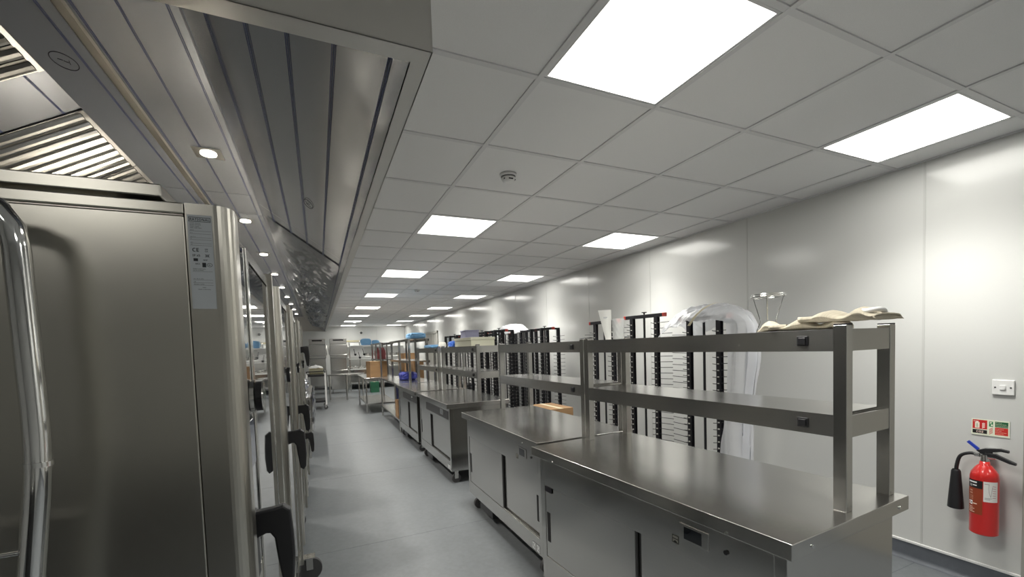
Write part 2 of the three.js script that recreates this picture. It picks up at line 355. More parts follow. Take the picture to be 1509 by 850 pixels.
  const fl = grid(40, 320, (u, v) => {
    const z = -3.0 - 8.45 * v, t = 0.06 + 0.9 * u, [x, yy] = slopeAt(t);
    const e = Math.min(1, v * 3.5) * Math.sin(Math.PI * Math.min(1, Math.max(0, u * 1.1)));
    const w = Math.abs(noise.noise(u * 3.1 + 4, z * 2.1, 1.5)) * 0.07 + Math.abs(noise.noise(u * 9 + z, z * 5.5, 7)) * 0.034 + Math.abs(noise.noise(u * 22, z * 13, 3)) * 0.008;
    const d = 0.006 + e * w; return [x - nrm[0] * d, y(yy) - nrm[1] * d, z];
  });
  part('loose_protective_film', fl, M.looseFilm, h, 'wrinkled protective film peeling from the hood');
  // marker rings scribbled on the film
  const ring = (cx, cy, cz, rx, rz, tilt) => { const pts = []; for (let i = 0; i < 18; i++) { const a = i / 18 * 2 * Math.PI; pts.push([Math.cos(a) * rx, 0, Math.sin(a) * rz]); } const g = merged([tube(pts, 0.0012, 40, 4, 0.5, true), rod([-rx * 0.4, 0, rz * 0.2], [-rx * 0.05, 0, rz * 0.1], 0.001, 4), rod([0, 0, 0.05 * rz], [rx * 0.3, 0, -0.1 * rz], 0.001, 4), rod([rx * 0.3, 0, -0.3 * rz], [rx * 0.45, 0, 0.15 * rz], 0.001, 4)]); g.rotateZ(tilt); g.translate(cx, y(cy), cz); return g; };
  part('marker_scribble', ring(-0.665, 2.418, -1.75, 0.03, 0.045, 0), M.ink, h);
  { const [px, py] = slopeAt(0.42); part('marker_scribble', ring(px - 0.003, py - 0.003, -2.15, 0.022, 0.05, Math.atan2(0.322, -0.455)), M.ink, h); }
  // recessed downlights
  const lens = new THREE.MeshStandardMaterial({ color: lin(0.8, 0.8, 0.8), emissive: SPOT_COLOR, emissiveIntensity: SPOT_GLOW });
  for (let i = -1; i < 9; i++) {
    const z = -2.3 - 1.058 * i, x = -0.406;
    if (i < 0) { continue; }
    const p = part('downlight', [bb(x - 0.055, x + 0.055, y(2.413), y(2.4195), z - 0.055, z + 0.055, 0.001)], M.bright, h, 'square steel downlight plate');
    part('downlight_lens', cyl(0.033, 0.031, 0.006, 24, x, y(2.4115), z), lens, p);
    const L = new THREE.SpotLight(SPOT_COLOR, SPOT_LIGHT, 0, 1.15, 0.6, 2); L.position.set(x, y(2.402), z); L.target.position.set(x, y(1), z); h.add(L); h.add(L.target);
  }
}

// ------------------------------------------------------------------ combi ovens
const castor = (x, z, r = 0.06, h = 0.15) => [cyl(r, r, 0.03, 20, x, r, z, 'z'), bb(x - 0.02, x + 0.02, r, h, z - 0.024, z - 0.019), bb(x - 0.02, x + 0.02, r, h, z + 0.019, z + 0.024), bb(x - 0.035, x + 0.035, h - 0.008, h, z - 0.035, z + 0.035)];
function castors(spots, parent, r = 0.06, h = 0.15) {
  for (const [x, z] of spots) { const c = part('castor', castor(x, z, r, h).slice(1), M.bright, parent); part('wheel', castor(x, z, r, h)[0], M.rubber, c); }
}
const OW = 0.877, OD = 0.80, OH = 1.807;
function makeOven(label, z, { vent = false, hy = 1.11, ky = 1.4, twin = false } = {}) {
  const t = thing('combi_oven', label, 'oven', [-0.148, 0, z]);
  const c = -0.08;
  part('body', [bb(-OD, c - 0.0012, 0.15, OH - 0.024, -OW, 0, 0.004, true), bb(-OD + 0.004, c - 0.004, OH - 0.026, OH - 0.002, -OW + 0.004, -0.004, 0, true)], M.oven, t);
  part('top_trim', bb(-OD, c - 0.0012, OH - 0.022, OH, -OW - 0.0005, 0.0005, 0.003), M.oven, t);
  for (const s of [0, 1]) {                                 // rounded front cheeks
    const pts = []; const w = 0.07, r = 0.032;
    pts.push([c, 0], [-r, 0]); for (let i = 1; i <= 8; i++) { const a = Math.PI / 2 - i / 8 * Math.PI / 2; pts.push([-r + r * Math.cos(a), -r + r * Math.sin(a)]); } pts.push([0, -w], [c, -w]);
    const g = extrude(pts, OH - 0.15); g.rotateX(-Math.PI / 2);   // outline in plan: y -> -z
    g.scale(1, 1, -1); const p = g.attributes.position, n = g.attributes.normal;
    for (let i = 0; i < p.count; i += 3) for (const A of [p, n]) { const a = [A.getX(i), A.getY(i), A.getZ(i)]; A.setXYZ(i, A.getX(i + 1), A.getY(i + 1), A.getZ(i + 1)); A.setXYZ(i + 1, ...a); }
    if (s) { const cc = -OW; g.scale(1, 1, -1); g.translate(0, 0, cc); for (let i = 0; i < p.count; i += 3) for (const A of [p, n]) { const a = [A.getX(i), A.getY(i), A.getZ(i)]; A.setXYZ(i, A.getX(i + 1), A.getY(i + 1), A.getZ(i + 1)); A.setXYZ(i + 1, ...a); } }
    g.translate(0, 0.15, 0); g.computeVertexNormals();
    part('cheek', boxUV(g, true), M.oven, t);
  }
  const gx = -0.017;
  part('front_frame', bb(c, gx - 0.006, 0.15, OH - 0.01, -OW + 0.071, -0.071), M.bright, t);
  // control panel: glass column with screen, dial and lettering
  const cp = part('control_panel', [bb(gx - 0.006, gx, 0.95, OH - 0.02, -0.27, -0.073, 0.002)], M.glass, t, 'black glass control panel');
  part('screen', bb(gx, gx + 0.0015, 1.22, 1.335, -0.255, -0.085, 0.0005), M.blueGlass, cp);
  part('control_panel_lower', bb(gx - 0.006, gx, 0.17, 0.948, -0.27, -0.073, 0.002), M.oven, t);
  const dial = part('dial', [cyl(0.042, 0.044, 0.009, 32, gx + 0.0045, ky, -0.165, 'x'), cyl(0.04, 0.041, 0.009, 32, gx + 0.0155, ky, -0.165, 'x'), cyl(0.034, 0.035, 0.003, 32, gx + 0.0375, ky, -0.165, 'x')], M.bright, t, 'steel dial');
  part('dial_grip', [cyl(0.036, 0.036, 0.014, 32, gx + 0.029, ky, -0.165, 'x'), cyl(0.037, 0.037, 0.004, 32, gx + 0.0105, ky, -0.165, 'x')], M.black, dial);
  // door: steel frame and glass
  const door = part('door', [bb(gx - 0.006, gx + 0.004, 0.17, OH - 0.02, -0.31, -0.274, 0.003), bb(gx - 0.006, gx + 0.004, 0.17, OH - 0.02, -OW + 0.073, -OW + 0.1, 0.003), bb(gx - 0.006, gx + 0.004, OH - 0.05, OH - 0.02, -OW + 0.1, -0.31), bb(gx - 0.006, gx + 0.004, 0.17, 0.26, -OW + 0.1, -0.31)], M.bright, t);
  const spans = twin ? [[0.28, 0.95], [1.0, OH - 0.055]] : [[0.265, OH - 0.055]];
  for (const [a, b] of spans) part('door_glass', bb(gx - 0.004, gx + 0.001, a, b, -OW + 0.101, -0.312, 0.001), M.glass, door, 'dark tinted door glass');
  // handle: arm standing off the door, grip hanging down
  for (const y of twin ? [hy, 0.72] : [hy]) {
    const arm = [[gx, y - 0.045], [gx, y + 0.012], [gx + 0.05, y + 0.016], [gx + 0.068, y + 0.02], [gx + 0.08, y + 0.01], [gx + 0.084, y - 0.05], [gx + 0.085, y - 0.1], [gx + 0.081, y - 0.155], [gx + 0.074, y - 0.166], [gx + 0.065, y - 0.16], [gx + 0.057, y - 0.1], [gx + 0.052, y - 0.05], [gx + 0.042, y - 0.034], [gx + 0.03, y - 0.032]];
    const g = extrude(arm, 0.018, 0.005); g.translate(0, 0, -0.135);
    part('handle', [g, bb(gx, gx + 0.012, y - 0.14, y + 0.02, -0.15, -0.105, 0.004)], M.black, t, 'black plastic lever handle');
  }
  castors([[-0.08, -0.09], [-0.08, -OW + 0.09], [-OD + 0.1, -0.09], [-OD + 0.1, -OW + 0.09]], t, 0.062, 0.15);
  if (vent) part('vent_plate', [bb(-OD, -0.117, OH + 0.009, OH + 0.034, -OW + 0.02, -0.005, 0.003), bb(-OD + 0.02, -0.2, OH, OH + 0.01, -OW + 0.1, -0.05)], M.oven, t, 'flat steel vent plate on top of the oven');
  return t;
}
const oven1 = makeOven('tall stainless combi oven with white rating label on its side panel', -1.03, { vent: true });
{
  const lab = canvasMat(220, 1000, (g, w, h) => {
    g.fillStyle = '#c3c8cc'; g.fillRect(0, 0, w, h); g.fillStyle = '#20242a'; g.strokeStyle = '#20242a';
    g.lineWidth = 5; g.strokeRect(14, 26, 192, 44); g.font = 'bold 37px sans-serif'; g.textAlign = 'center'; g.fillText('RATIONAL', 110, 61);
    g.textAlign = 'left'; g.font = '14px sans-serif';
    ['Combi Steamer', 'Model LM100FE', 'Power supply', '3NAC 400V 50Hz'].forEach((s, i) => g.fillText(s, 20, 92 + i * 17));
    g.lineWidth = 2; [170, 200, 240, 262, 300, 322].forEach((y, i) => { g.beginPath(); g.moveTo(14, y); g.lineTo(206, y); g.stroke(); g.font = '13px sans-serif'; g.fillText(['Serial', 'E11', 'kW 37.2', 'IP', 'bar', 'Hz'][i], 20, y - 5); });
    g.font = 'bold 54px sans-serif'; g.fillText('CE', 26, 390); g.font = 'bold 22px sans-serif'; g.fillText('UK', 140, 368); g.fillText('CA', 140, 390);
    g.font = 'bold 30px sans-serif'; g.fillText('IP x5', 26, 440); g.lineWidth = 4; g.beginPath(); g.moveTo(140, 415); g.lineTo(180, 445); g.moveTo(180, 415); g.lineTo(140, 445); g.stroke(); g.strokeRect(148, 420, 24, 20);
    g.fillRect(34, 460, 40, 30); g.font = 'bold 22px sans-serif'; g.fillText('NSF', 120, 484); g.fillRect(110, 505, 34, 48); g.font = 'bold 20px sans-serif'; g.fillText('MCS', 48, 525); g.beginPath(); g.ellipse(176, 528, 24, 18, 0, 0, 7); g.stroke(); g.font = 'bold 18px sans-serif'; g.fillText('UL', 164, 535);
    g.font = '14px sans-serif'; ['Made in Germany', 'Ser.Nr 0100982'].forEach((s, i) => g.fillText(s, 24, 576 + i * 16)); g.lineWidth = 2; [600, 690, 720, 745].forEach(y => { g.beginPath(); g.moveTo(20, y); g.lineTo(200, y); g.stroke(); });
    g.fillText('Art. 56.01.535', 24, 683); g.fillText('LM', 24, 714); g.fillText('Version 2 2023', 24, 740); g.fillText('0085', 100, 775); g.fillText('Made in Germany', 60, 795);
  });
  const g = new THREE.PlaneGeometry(0.041, 0.187); g.translate(-0.056, 1.691, 0.0012);
  part('rating_label', g, lab, oven1, 'white rating label with approval marks');
  const lg = canvasMat(256, 64, (g, w, h) => { g.fillStyle = '#b9bab6'; g.fillRect(0, 0, w, h); g.fillStyle = '#ffffff'; g.font = 'bold 42px sans-serif'; g.textAlign = 'center'; g.fillText('RATIONAL', w / 2, 48); });
}
{ const o = makeOven('tall stainless combi oven next beyond the one with the rating label', -2.15); castors([[0.03, -0.9]], o, 0.075, 0.16); }
makeOven('third tall stainless combi oven counted from the one with the rating label', -3.25);
makeOven('stacked twin combi oven with two black lever handles', -4.35, { hy: 1.55, twin: true });
{
  const t = thing('upright_fridge', 'tall stainless upright cabinet at the end of the oven row', 'fridge', [-0.2, 0, -5.5]);
  part('body', bb(-0.7, -0.03, 0.12, 1.8, -0.8, 0, 0.006, true), M.steel, t); part('door', bb(-0.028, 0, 0.14, 1.62, -0.79, -0.01, 0.004, true), M.steel, t); part('grille', bb(-0.028, -0.002, 1.64, 1.79, -0.79, -0.01, 0.004), M.black, t);
  part('handle', bb(0.001, 0.03, 0.9, 1.3, -0.06, -0.04, 0.004), M.black, t); castors([[-0.1, -0.1], [-0.1, -0.7], [-0.6, -0.1], [-0.6, -0.7]], t, 0.045, 0.12);
}
// bent tube trolley standing before the first oven
{
  const t = thing('rack_trolley', 'trolley of bent polished steel tube standing before the first oven', 'trolley', [0, 0, -0.93]);
  const path = [[-0.46, 0.13, 0], [-0.46, 1.0, 0], [-0.422, 1.345, 0], [-0.43, 1.765, 0], [-0.92, 1.765, 0], [-0.92, 1.345, 0], [-0.88, 1.0, 0], [-0.88, 0.13, 0]];
  const cp = poly(path, 0.0165, 16, 0.075);
  part('tube_frame', cp, M.chrome, t, 'polished bent steel tube');
  part('weld_collar', cyl(0.0185, 0.0185, 0.008, 20, -0.4235, 1.336, 0), M.chrome, t);
  part('cross_rod', rod([-0.44, 1.195, 0], [-0.9, 1.195, 0], 0.004, 8), M.chrome, t);
  part('base', [rod([-0.46, 0.14, 0], [-0.88, 0.14, 0], 0.014, 10)], M.bright, t);
  castors([[-0.46, 0], [-0.88, 0]], t, 0.055, 0.13);
}

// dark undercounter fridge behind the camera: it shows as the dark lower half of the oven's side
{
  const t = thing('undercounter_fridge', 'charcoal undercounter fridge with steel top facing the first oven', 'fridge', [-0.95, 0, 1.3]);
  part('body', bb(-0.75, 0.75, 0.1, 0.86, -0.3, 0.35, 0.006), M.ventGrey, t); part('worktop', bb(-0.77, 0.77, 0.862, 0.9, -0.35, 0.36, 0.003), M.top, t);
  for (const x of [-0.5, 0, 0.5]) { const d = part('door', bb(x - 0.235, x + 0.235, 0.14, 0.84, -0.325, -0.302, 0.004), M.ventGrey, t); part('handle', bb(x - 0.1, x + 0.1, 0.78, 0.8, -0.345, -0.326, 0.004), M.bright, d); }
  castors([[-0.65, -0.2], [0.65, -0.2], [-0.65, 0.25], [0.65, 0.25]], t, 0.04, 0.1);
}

// ------------------------------------------------------------------ heated pass counters with gantry shelves
function makeCounter(label, [x, z], turn, o = {}) {
  // local frame: x across (front face at -0.375), z along, centred on the worktop; top at 0.9
  const L = o.len || 1.5, hz = L / 2, t = thing('hot_cupboard_counter', label, 'counter', [x, 0, z], turn);
  const bx0 = -0.335, bx1 = 0.345, bz = hz - 0.035, bot = o.bot ?? 0.145;
  part('worktop', [bb(-0.375, 0.375, 0.848, 0.9, -hz, hz, 0.003)], M.top, t);
  part('end_panel', [bb(bx0 + 0.05, bx1, bot, 0.85, bz - 0.006, bz - 0.002, 0, true), bb(bx0, bx0 + 0.05, bot, 0.85, bz - 0.04, bz, 0.003, true)], M.steel, t);
  part('end_panel', [bb(bx0, bx1, bot, 0.85, -bz, -bz + 0.004, 0, true), bb(bx0, bx0 + 0.03, bot, 0.85, -bz, -bz + 0.04, 0.003, true)], M.steel, t);
  part('back_panel', bb(bx1 - 0.004, bx1, bot, 0.85, -bz + 0.005, bz - 0.007, 0, true), M.steel, t);
  part('floor_panel', bb(bx0 + 0.03, bx1 - 0.005, bot, bot + 0.02, -bz + 0.005, bz - 0.007), M.steel, t);
  part('fascia', bb(bx0, bx0 + 0.03, 0.68, 0.848, -bz + 0.04, bz - 0.04, 0.002), M.steel, t);
  part('bottom_rail', bb(bx0, bx0 + 0.03, bot, 0.255, -bz + 0.04, bz - 0.04, 0.002), M.steel, t);
  part('cavity', bb(bx0 + 0.034, bx0 + 0.04, 0.2, 0.72, -bz + 0.04, bz - 0.04), M.slot, t);
  // two sliding doors; the far one runs in front
  const dm = o.split ?? 0;
  const d1 = part('sliding_door', bb(bx0 + 0.004, bx0 + 0.014, 0.256, 0.679, -bz + 0.041, -dm + 0.03, 0.002), M.steel, t);
  const d2 = part('sliding_door', bb(bx0 + 0.02, bx0 + 0.03, 0.256, 0.679, -dm - 0.03, bz - 0.041, 0.002), M.steel, t);
  part('door_edge', bb(bx0 + 0.005, bx0 + 0.016, 0.256, 0.679, -dm + 0.0305, -dm + 0.038), M.ventGrey, d1);
  for (const [d, zz, xx] of [[d1, -bz + 0.07, bx0 + 0.004], [d2, bz - 0.085, bx0 + 0.02]]) part('recessed_handle', bb(xx - 0.0008, xx + 0.004, 0.35, 0.525, zz - 0.016, zz + 0.016), M.slot, d, 'black recessed pull');
  part('door_track', [bb(bx0 + 0.006, bx0 + 0.009, 0.252, 0.262, -bz + 0.045, bz - 0.045)], M.bright, t);
  // rivets on the worktop edge
  for (const zz of [-hz * 0.7, hz * 0.72]) part('rivet', cyl(0.005, 0.006, 0.004, 12, -0.376, 0.856, zz, 'x'), M.chrome, t);
  for (const xx of [-0.27, 0.3]) part('rivet', cyl(0.006, 0.007, 0.005, 12, xx, 0.87, hz + 0.001, 'z'), M.chrome, t);
  // controls
  const cz = o.ctrl ?? 0.42;
  const ctl = part('control_plate', bb(bx0 - 0.0035, bx0, 0.742, 0.806, cz - 0.062, cz + 0.062, 0.0015), M.steel, t);
  part('display', bb(bx0 - 0.0045, bx0 - 0.003, 0.75, 0.797, cz - 0.042, cz + 0.034), M.glass, ctl);
  const icon = canvasMat(96, 96, g => { g.fillStyle = '#8c8c84'; g.fillRect(0, 0, 96, 96); g.strokeStyle = '#111'; g.lineWidth = 9; g.strokeRect(8, 8, 80, 80); g.fillStyle = '#111'; g.fillRect(10, 40, 76, 10); g.beginPath(); g.arc(48, 88, 24, Math.PI, 0); g.fill(); });
  const ig = new THREE.PlaneGeometry(0.034, 0.034); ig.rotateY(-Math.PI / 2); ig.translate(bx0 - 0.0006, 0.73, cz - 0.085); part('icon_sticker', ig, icon, t);
  part('switch', cyl(0.008, 0.008, 0.006, 14, bx0 - 0.002, 0.768, cz + 0.13, 'x'), M.black, t);
  if (o.vent) part('vent_panel', bb(bx0 - 0.0025, bx0 - 0.0005, 0.715, 0.812, -0.35, bz - 0.05, 0.001), M.ventGrey, t, 'dark fascia vent panel');
  if (o.badge) {
    const bm = canvasMat(256, 96, (g, w, h) => { g.fillStyle = '#15121c'; g.fillRect(0, 0, w, h); g.fillStyle = '#8d8a96'; g.font = 'bold 62px sans-serif'; g.textAlign = 'center'; g.fillText('VICTOR', w / 2, 70); });
    part('badge', bb(bx0 - 0.002, bx0 + 0.001, 0.648, 0.678, -bz + 0.045, -bz + 0.115, 0.0005), bm, t, 'small dark maker badge');
  }
  if (o.sticker) {
    const sm = canvasMat(128, 96, (g, w, h) => { g.fillStyle = '#d7dadb'; g.fillRect(0, 0, w, h); g.strokeStyle = '#43474c'; g.lineWidth = 6; g.strokeRect(4, 4, w - 8, h - 8); g.beginPath(); g.arc(70, 45, 22, 0, 5); g.moveTo(20, 30); g.lineTo(50, 60); g.lineTo(104, 74); g.stroke(); });
    for (const zz of [bz - 0.12, bz - 0.065]) { const g = new THREE.PlaneGeometry(0.048, 0.055); g.rotateY(-Math.PI / 2); g.translate(bx0 - 0.0008, bot + 0.035, zz); part('warning_sticker', g, sm, t, 'white pictogram sticker'); }
  }
  const cs = [[bx0 + 0.07, bz - 0.07], [bx0 + 0.07, -bz + 0.07], [bx1 - 0.07, bz - 0.07], [bx1 - 0.07, -bz + 0.07]];
  castors(cs, t, 0.05, bot + 0.001);
  part('drip_tray', bb(bx0 + 0.03, bx1 - 0.1, 0.05, bot - 0.002, -bz + 0.2, -bz + 0.5, 0.004), M.black, t);
  // gantry
  const gx0 = 0.008, gx1 = 0.355, pw = 0.04, pz = hz - 0.055;
  for (const px of [gx0, gx1 - pw]) for (const s of [-1, 1]) {
    const p = part('gantry_post', bb(px, px + pw, 0.9, 1.535, s * pz - pw / 2, s * pz + pw / 2, 0.002, true), M.gantry, t);
    part('post_cap', bb(px + 0.0006, px + pw - 0.0006, 1.535, 1.54, s * pz - pw / 2 + 0.0006, s * pz + pw / 2 - 0.0006, 0.001), M.black, p);
  }
  for (const y of [1.522, 1.228]) {
    const s = part('gantry_shelf', [bb(gx0 + 0.001, gx0 + 0.004, y - 0.075, y, -pz + pw / 2, pz - pw / 2, 0, false), bb(gx1 - 0.004, gx1 - 0.001, y - 0.075, y, -pz + pw / 2, pz - pw / 2), bb(gx0 + pw, gx1 - pw, y - 0.075, y, pz + pw / 2 - 0.006, pz + pw / 2 - 0.002), bb(gx0 + pw, gx1 - pw, y - 0.075, y, -pz - pw / 2 + 0.002, -pz - pw / 2 + 0.006), ], M.gantry, t);
    part('shelf_plate', bb(gx0 + 0.002, gx1 - 0.002, y - 0.003, y + 0.0005, -pz + pw / 2, pz - pw / 2), M.top, s);
    const zz = pz - 0.115, k = part('shelf_switch', bb(gx0 - 0.004, gx0 + 0.001, y - 0.055, y - 0.02, zz - 0.018, zz + 0.018, 0.002), M.black, s, 'black rocker switch');
    part('rocker', bb(gx0 - 0.009, gx0 - 0.003, y - 0.05, y - 0.025, zz - 0.013, zz + 0.013, 0.003), M.black, k);
    for (let i = 0; i < 3; i++) part('heat_lamp', bb(0.15, 0.22, y - 0.05, y - 0.02, -0.55 + i * 0.4, -0.25 + i * 0.4, 0.004), M.bright, s);
  }
  return t;
}
const T1 = 0.0585;
{ // near-left corner 1.224,-0.763; near-right 1.974,-0.806
  const ax = [Math.cos(T1), -Math.sin(T1)], az = [-Math.sin(T1), -Math.cos(T1)];
  makeCounter('stainless hot cupboard counter carrying the oven gloves and wire stand on its gantry', [1.224 + ax[0] * 0.375 + az[0] * 0.735, -0.763 + ax[1] * 0.375 + az[1] * 0.735], T1, { len: 1.47, badge: true, ctrl: 0.37, bot: 0.09, split: -0.03 });
}
makeCounter('stainless hot cupboard counter with an empty gantry and two white stickers on its base', [1.583, -3.04], 0.0, { ctrl: 0.46, sticker: true, split: -0.05 });
makeCounter('stainless hot cupboard counter with cream box and yellow tub on its gantry', [1.617, -5.19], 0.0, { len: 1.55, sticker: true, split: 0.19, vent: true });
makeCounter('stainless hot cupboard counter with pale blue cloth on its gantry', [1.617, -6.87], 0.0, { len: 1.55, vent: true });

// ------------------------------------------------------------------ mobile plate racks along the wall
function makeRack(label, [x, z], fine, turn = 0, top = 1.74) {
  const t = thing('plate_rack', label, 'plate rack', [x, 0, z], turn, fine ? undefined : 'plate racks in a cluster by the wall');
  const c = 0.155, q = 0.02;
  part('base', [bb(-0.02, 0.02, 0.1, 0.13, -0.25, 0.25, 0.003), bb(-0.22, 0.22, 0.1, 0.13, -c - 0.02, -c + 0.02, 0.003), bb(-0.22, 0.22, 0.1, 0.13, c - 0.02, c + 0.02, 0.003)], M.rackBlack, t);
  castors([[-0.2, -c], [-0.2, c], [0.2, -c], [0.2, c]], t, 0.04, 0.1);
  part('pole', cyl(0.011, 0.011, top - 0.1, 12, 0, 0.13 + (top - 0.1) / 2, 0), M.rackBlack, t);
  part('knob', [cyl(0.026, 0.026, 0.008, 14, 0, top + 0.052, 0), cyl(0.008, 0.008, 0.025, 8, 0, top + 0.038, 0)], M.rackBlack, t);
  const bar = part('top_bar', bb(-0.02, 0.02, top - 0.005, top + 0.03, -0.235, 0.235, 0.003), M.rackBlack, t);
  for (const s of [-1, 1]) part('end_cap', bb(-0.021, 0.021, top - 0.006, top + 0.031, s * 0.247 - 0.012, s * 0.247 + 0.012, 0.003), M.redCap, bar, 'red plastic end cap');
  const xc = fine ? [0] : [-0.14, 0.14];
  for (const s of [-1, 1]) for (const k of xc) part('column', [bb(k - 0.021, k - 0.018, 0.13, top, s * c - q, s * c + q, 0, true), bb(k + 0.018, k + 0.021, 0.13, top, s * c - q, s * c + q, 0, true), bb(k - 0.018, k + 0.018, 0.13, top, s * c - 0.003, s * c + 0.003, 0, true)], M.rackBlack, t);
  if (!fine) for (const s of [-1, 1]) part('cross_arm', bb(-0.16, 0.16, top - 0.004, top + 0.022, s * c - 0.018, s * c + 0.018, 0.003), M.rackBlack, t);
  const gOut = rod([0, 0, 0], [0, 0.004, 0.17], 0.0032, 5), gX = rod([0, 0, 0], [-0.075, 0.012, 0], 0.003, 5), clip = bb(-0.0235, -0.0215, -0.006, 0.006, -0.009, 0.009);
  const pegs = [], clips = [];
  const n = Math.floor((top - 0.2) / 0.055);
  for (let i = 0; i < n; i++) for (const s of [-1, 1]) {
    const y = 0.19 + i * 0.055;
    if (fine) {
      const a = part('peg', gOut, M.wire, t); a.position.set(-0.016, y + 0.012 * s, s * (c + q)); if (s < 0) a.rotation.y = Math.PI;
      const b = part('peg', gX, M.wire, t); b.position.set(-0.021, y, s * c + 0.008);
      const d = part('peg_clip', clip, M.offwhite, t); d.position.set(0, y + 0.006, s * c);
    } else {
      for (const k of xc) {
        const a = gOut.clone(); if (s < 0) a.rotateY(Math.PI); a.translate(k - 0.016, y + 0.012 * s, s * (c + q)); pegs.push(a);
        const b = gX.clone(); b.translate(k - 0.021, y, s * c + 0.008); pegs.push(b);
        const d = clip.clone(); d.translate(k, y + 0.006, s * c); clips.push(d);
      }
    }
  }
  if (!fine) { part('pegs', pegs, M.wire, t).userData.kind = 'stuff'; part('peg_clips', clips, M.offwhite, t).userData.kind = 'stuff'; }
  return t;
}
makeRack('black mobile plate rack behind the gantry post with the clear tub', [3.06, -4.03], true, 0.05, 1.735);
makeRack('black mobile plate rack with red end caps next to the plastic covered rack', [3.06, -3.37], true, 0.12, 1.75);
makeRack('black mobile plate rack under the clear plastic cover', [3.08, -2.66], true, 0.0, 1.68);
const ORD = ['first', 'second', 'third', 'fourth', 'fifth', 'sixth', 'seventh', 'eighth', 'ninth'];
[[-7.75, 0.05], [-7.0, -0.05], [-6.25, 0.06], [-5.55, 0.02]].forEach(([z, a], i) => makeRack(`black mobile plate rack against the wall, ${ORD[i]} of the cluster counted from the waste bin`, [3.12, z], false, a, 1.735));
[[-7.95, 0], [-7.2, 0.04], [-6.45, -0.05], [-5.75, 0.06]].forEach(([z, a], i) => makeRack(`black mobile plate rack on the counter side, ${ORD[i]} counted from the waste bin`, [2.46, z], false, a, 1.725));

// translucent covers
function rumple(p, s, a, k = 0) { return a * (noise.noise(p[0] * s + k, p[1] * s + 3.1, p[2] * s) + 0.5 * noise.noise(p[0] * s * 2.7, p[1] * s * 2.7 + k, p[2] * s * 2.7 + 9)); }
{
  // path in the z-y plane: from the rack's far top edge, over the dome, down to the floor side
  const pr = [[-2.98, 1.63], [-2.93, 1.70], [-2.8, 1.77], [-2.62, 1.80], [-2.42, 1.775], [-2.27, 1.67], [-2.22, 1.5], [-2.24, 1.1], [-2.27, 0.8], [-2.29, 0.45]];
  const cv = new THREE.CatmullRomCurve3(pr.map(p => V(0, p[1], p[0])));
  const g = grid(40, 130, (u, v) => {
    const p = cv.getPoint(v), w = v < 0.4 ? 0.27 : Math.max(0.1, 0.27 - 0.9 * (v - 0.4)), s = u * 2 - 1;
    let x = 3.06 + s * w, y = p.y, z = p.z + 0.04;
    const dome = v < 0.42 ? 1 : Math.max(0, 1 - (v - 0.42) * 6);
    y -= dome * 0.15 * Math.pow(Math.abs(s), 2.6); 
    if (v > 0.42) z -= 0.17 * Math.pow(Math.abs(s), 2.2) * Math.min(1, (v - 0.42) * 4);
    const q = [x, y, z]; const fold = v > 0.4 ? 0.016 * Math.sin(u * 34 + noise.noise(u * 5, v * 3, 2) * 3) * Math.min(1, (v - 0.4) * 4) : 0;
    return [x + rumple(q, 9, 0.012 * (0.25 + dome), 2) + fold, y + rumple(q, 11, 0.022 * (0.1 + dome)), z + rumple([q[0], q[1] * (dome > 0.5 ? 1 : 0.25), q[2]], 8, 0.02, 5) + fold];
  });
  const o = one('plastic_cover', g, M.poly, 'clear rumpled plastic cover pulled over the plate rack', 'plastic cover');
  const band = grid(4, 40, (u, v) => { const z = -2.52 + 0.2 * v, x = 2.76 + 0.0 * v, y = 1.60 + 0.17 * Math.sin(v * Math.PI * 0.5); return [x - 0.012 + 0.14 * v * v + rumple([u, v, 0], 4, 0.004), y + 0.02, z + (u - 0.5) * 0.028]; });
  part('tie_band', band, new THREE.MeshStandardMaterial({ color: lin(0.62, 0.56, 0.4), roughness: 0.5, side: THREE.DoubleSide }), o, 'yellowish tie band');
  const bag = grid(40, 40, (u, v) => {
    const a = u * Math.PI * 2, r = Math.sqrt(v), q = [Math.cos(a) * r, 0, Math.sin(a) * r];
    const y = 1.815 + 0.06 * (1 - v) - 0.08 * v * v * v + rumple([q[0], 0, q[2]], 3, 0.04) * (0.3 + v);
    return [3.02 + q[0] * 0.24, y, -6.45 + q[2] * 0.38];
  });
  one('plastic_bag', bag, M.poly, 'crumpled white plastic bag lying on top of the far plate racks', 'plastic bag');
}
// cardboard boxes behind the counters
function carton(label, [x, z], [w, h, d], y = 0, turn = 0, mat = M.card) {
  const t = thing('cardboard_box', label, 'box', [x, y, z], turn);
  part('carton', bb(-w / 2, w / 2, 0, h - 0.004, -d / 2, d / 2, 0.003), mat, t);
  part('flap', bb(-w / 2, -0.002, h - 0.004, h, -d / 2, d / 2), mat, t); part('flap', bb(0.002, w / 2, h - 0.004, h, -d / 2, d / 2), mat, t);
  part('tape', bb(-0.025, 0.025, h, h + 0.0006, -d / 2 - 0.0005, d / 2 + 0.0005), M.tape, t);
  return t;
}
carton('brown cardboard box on the floor behind the plate racks', [2.5, -4.35], [0.3, 0.78, 0.5]);

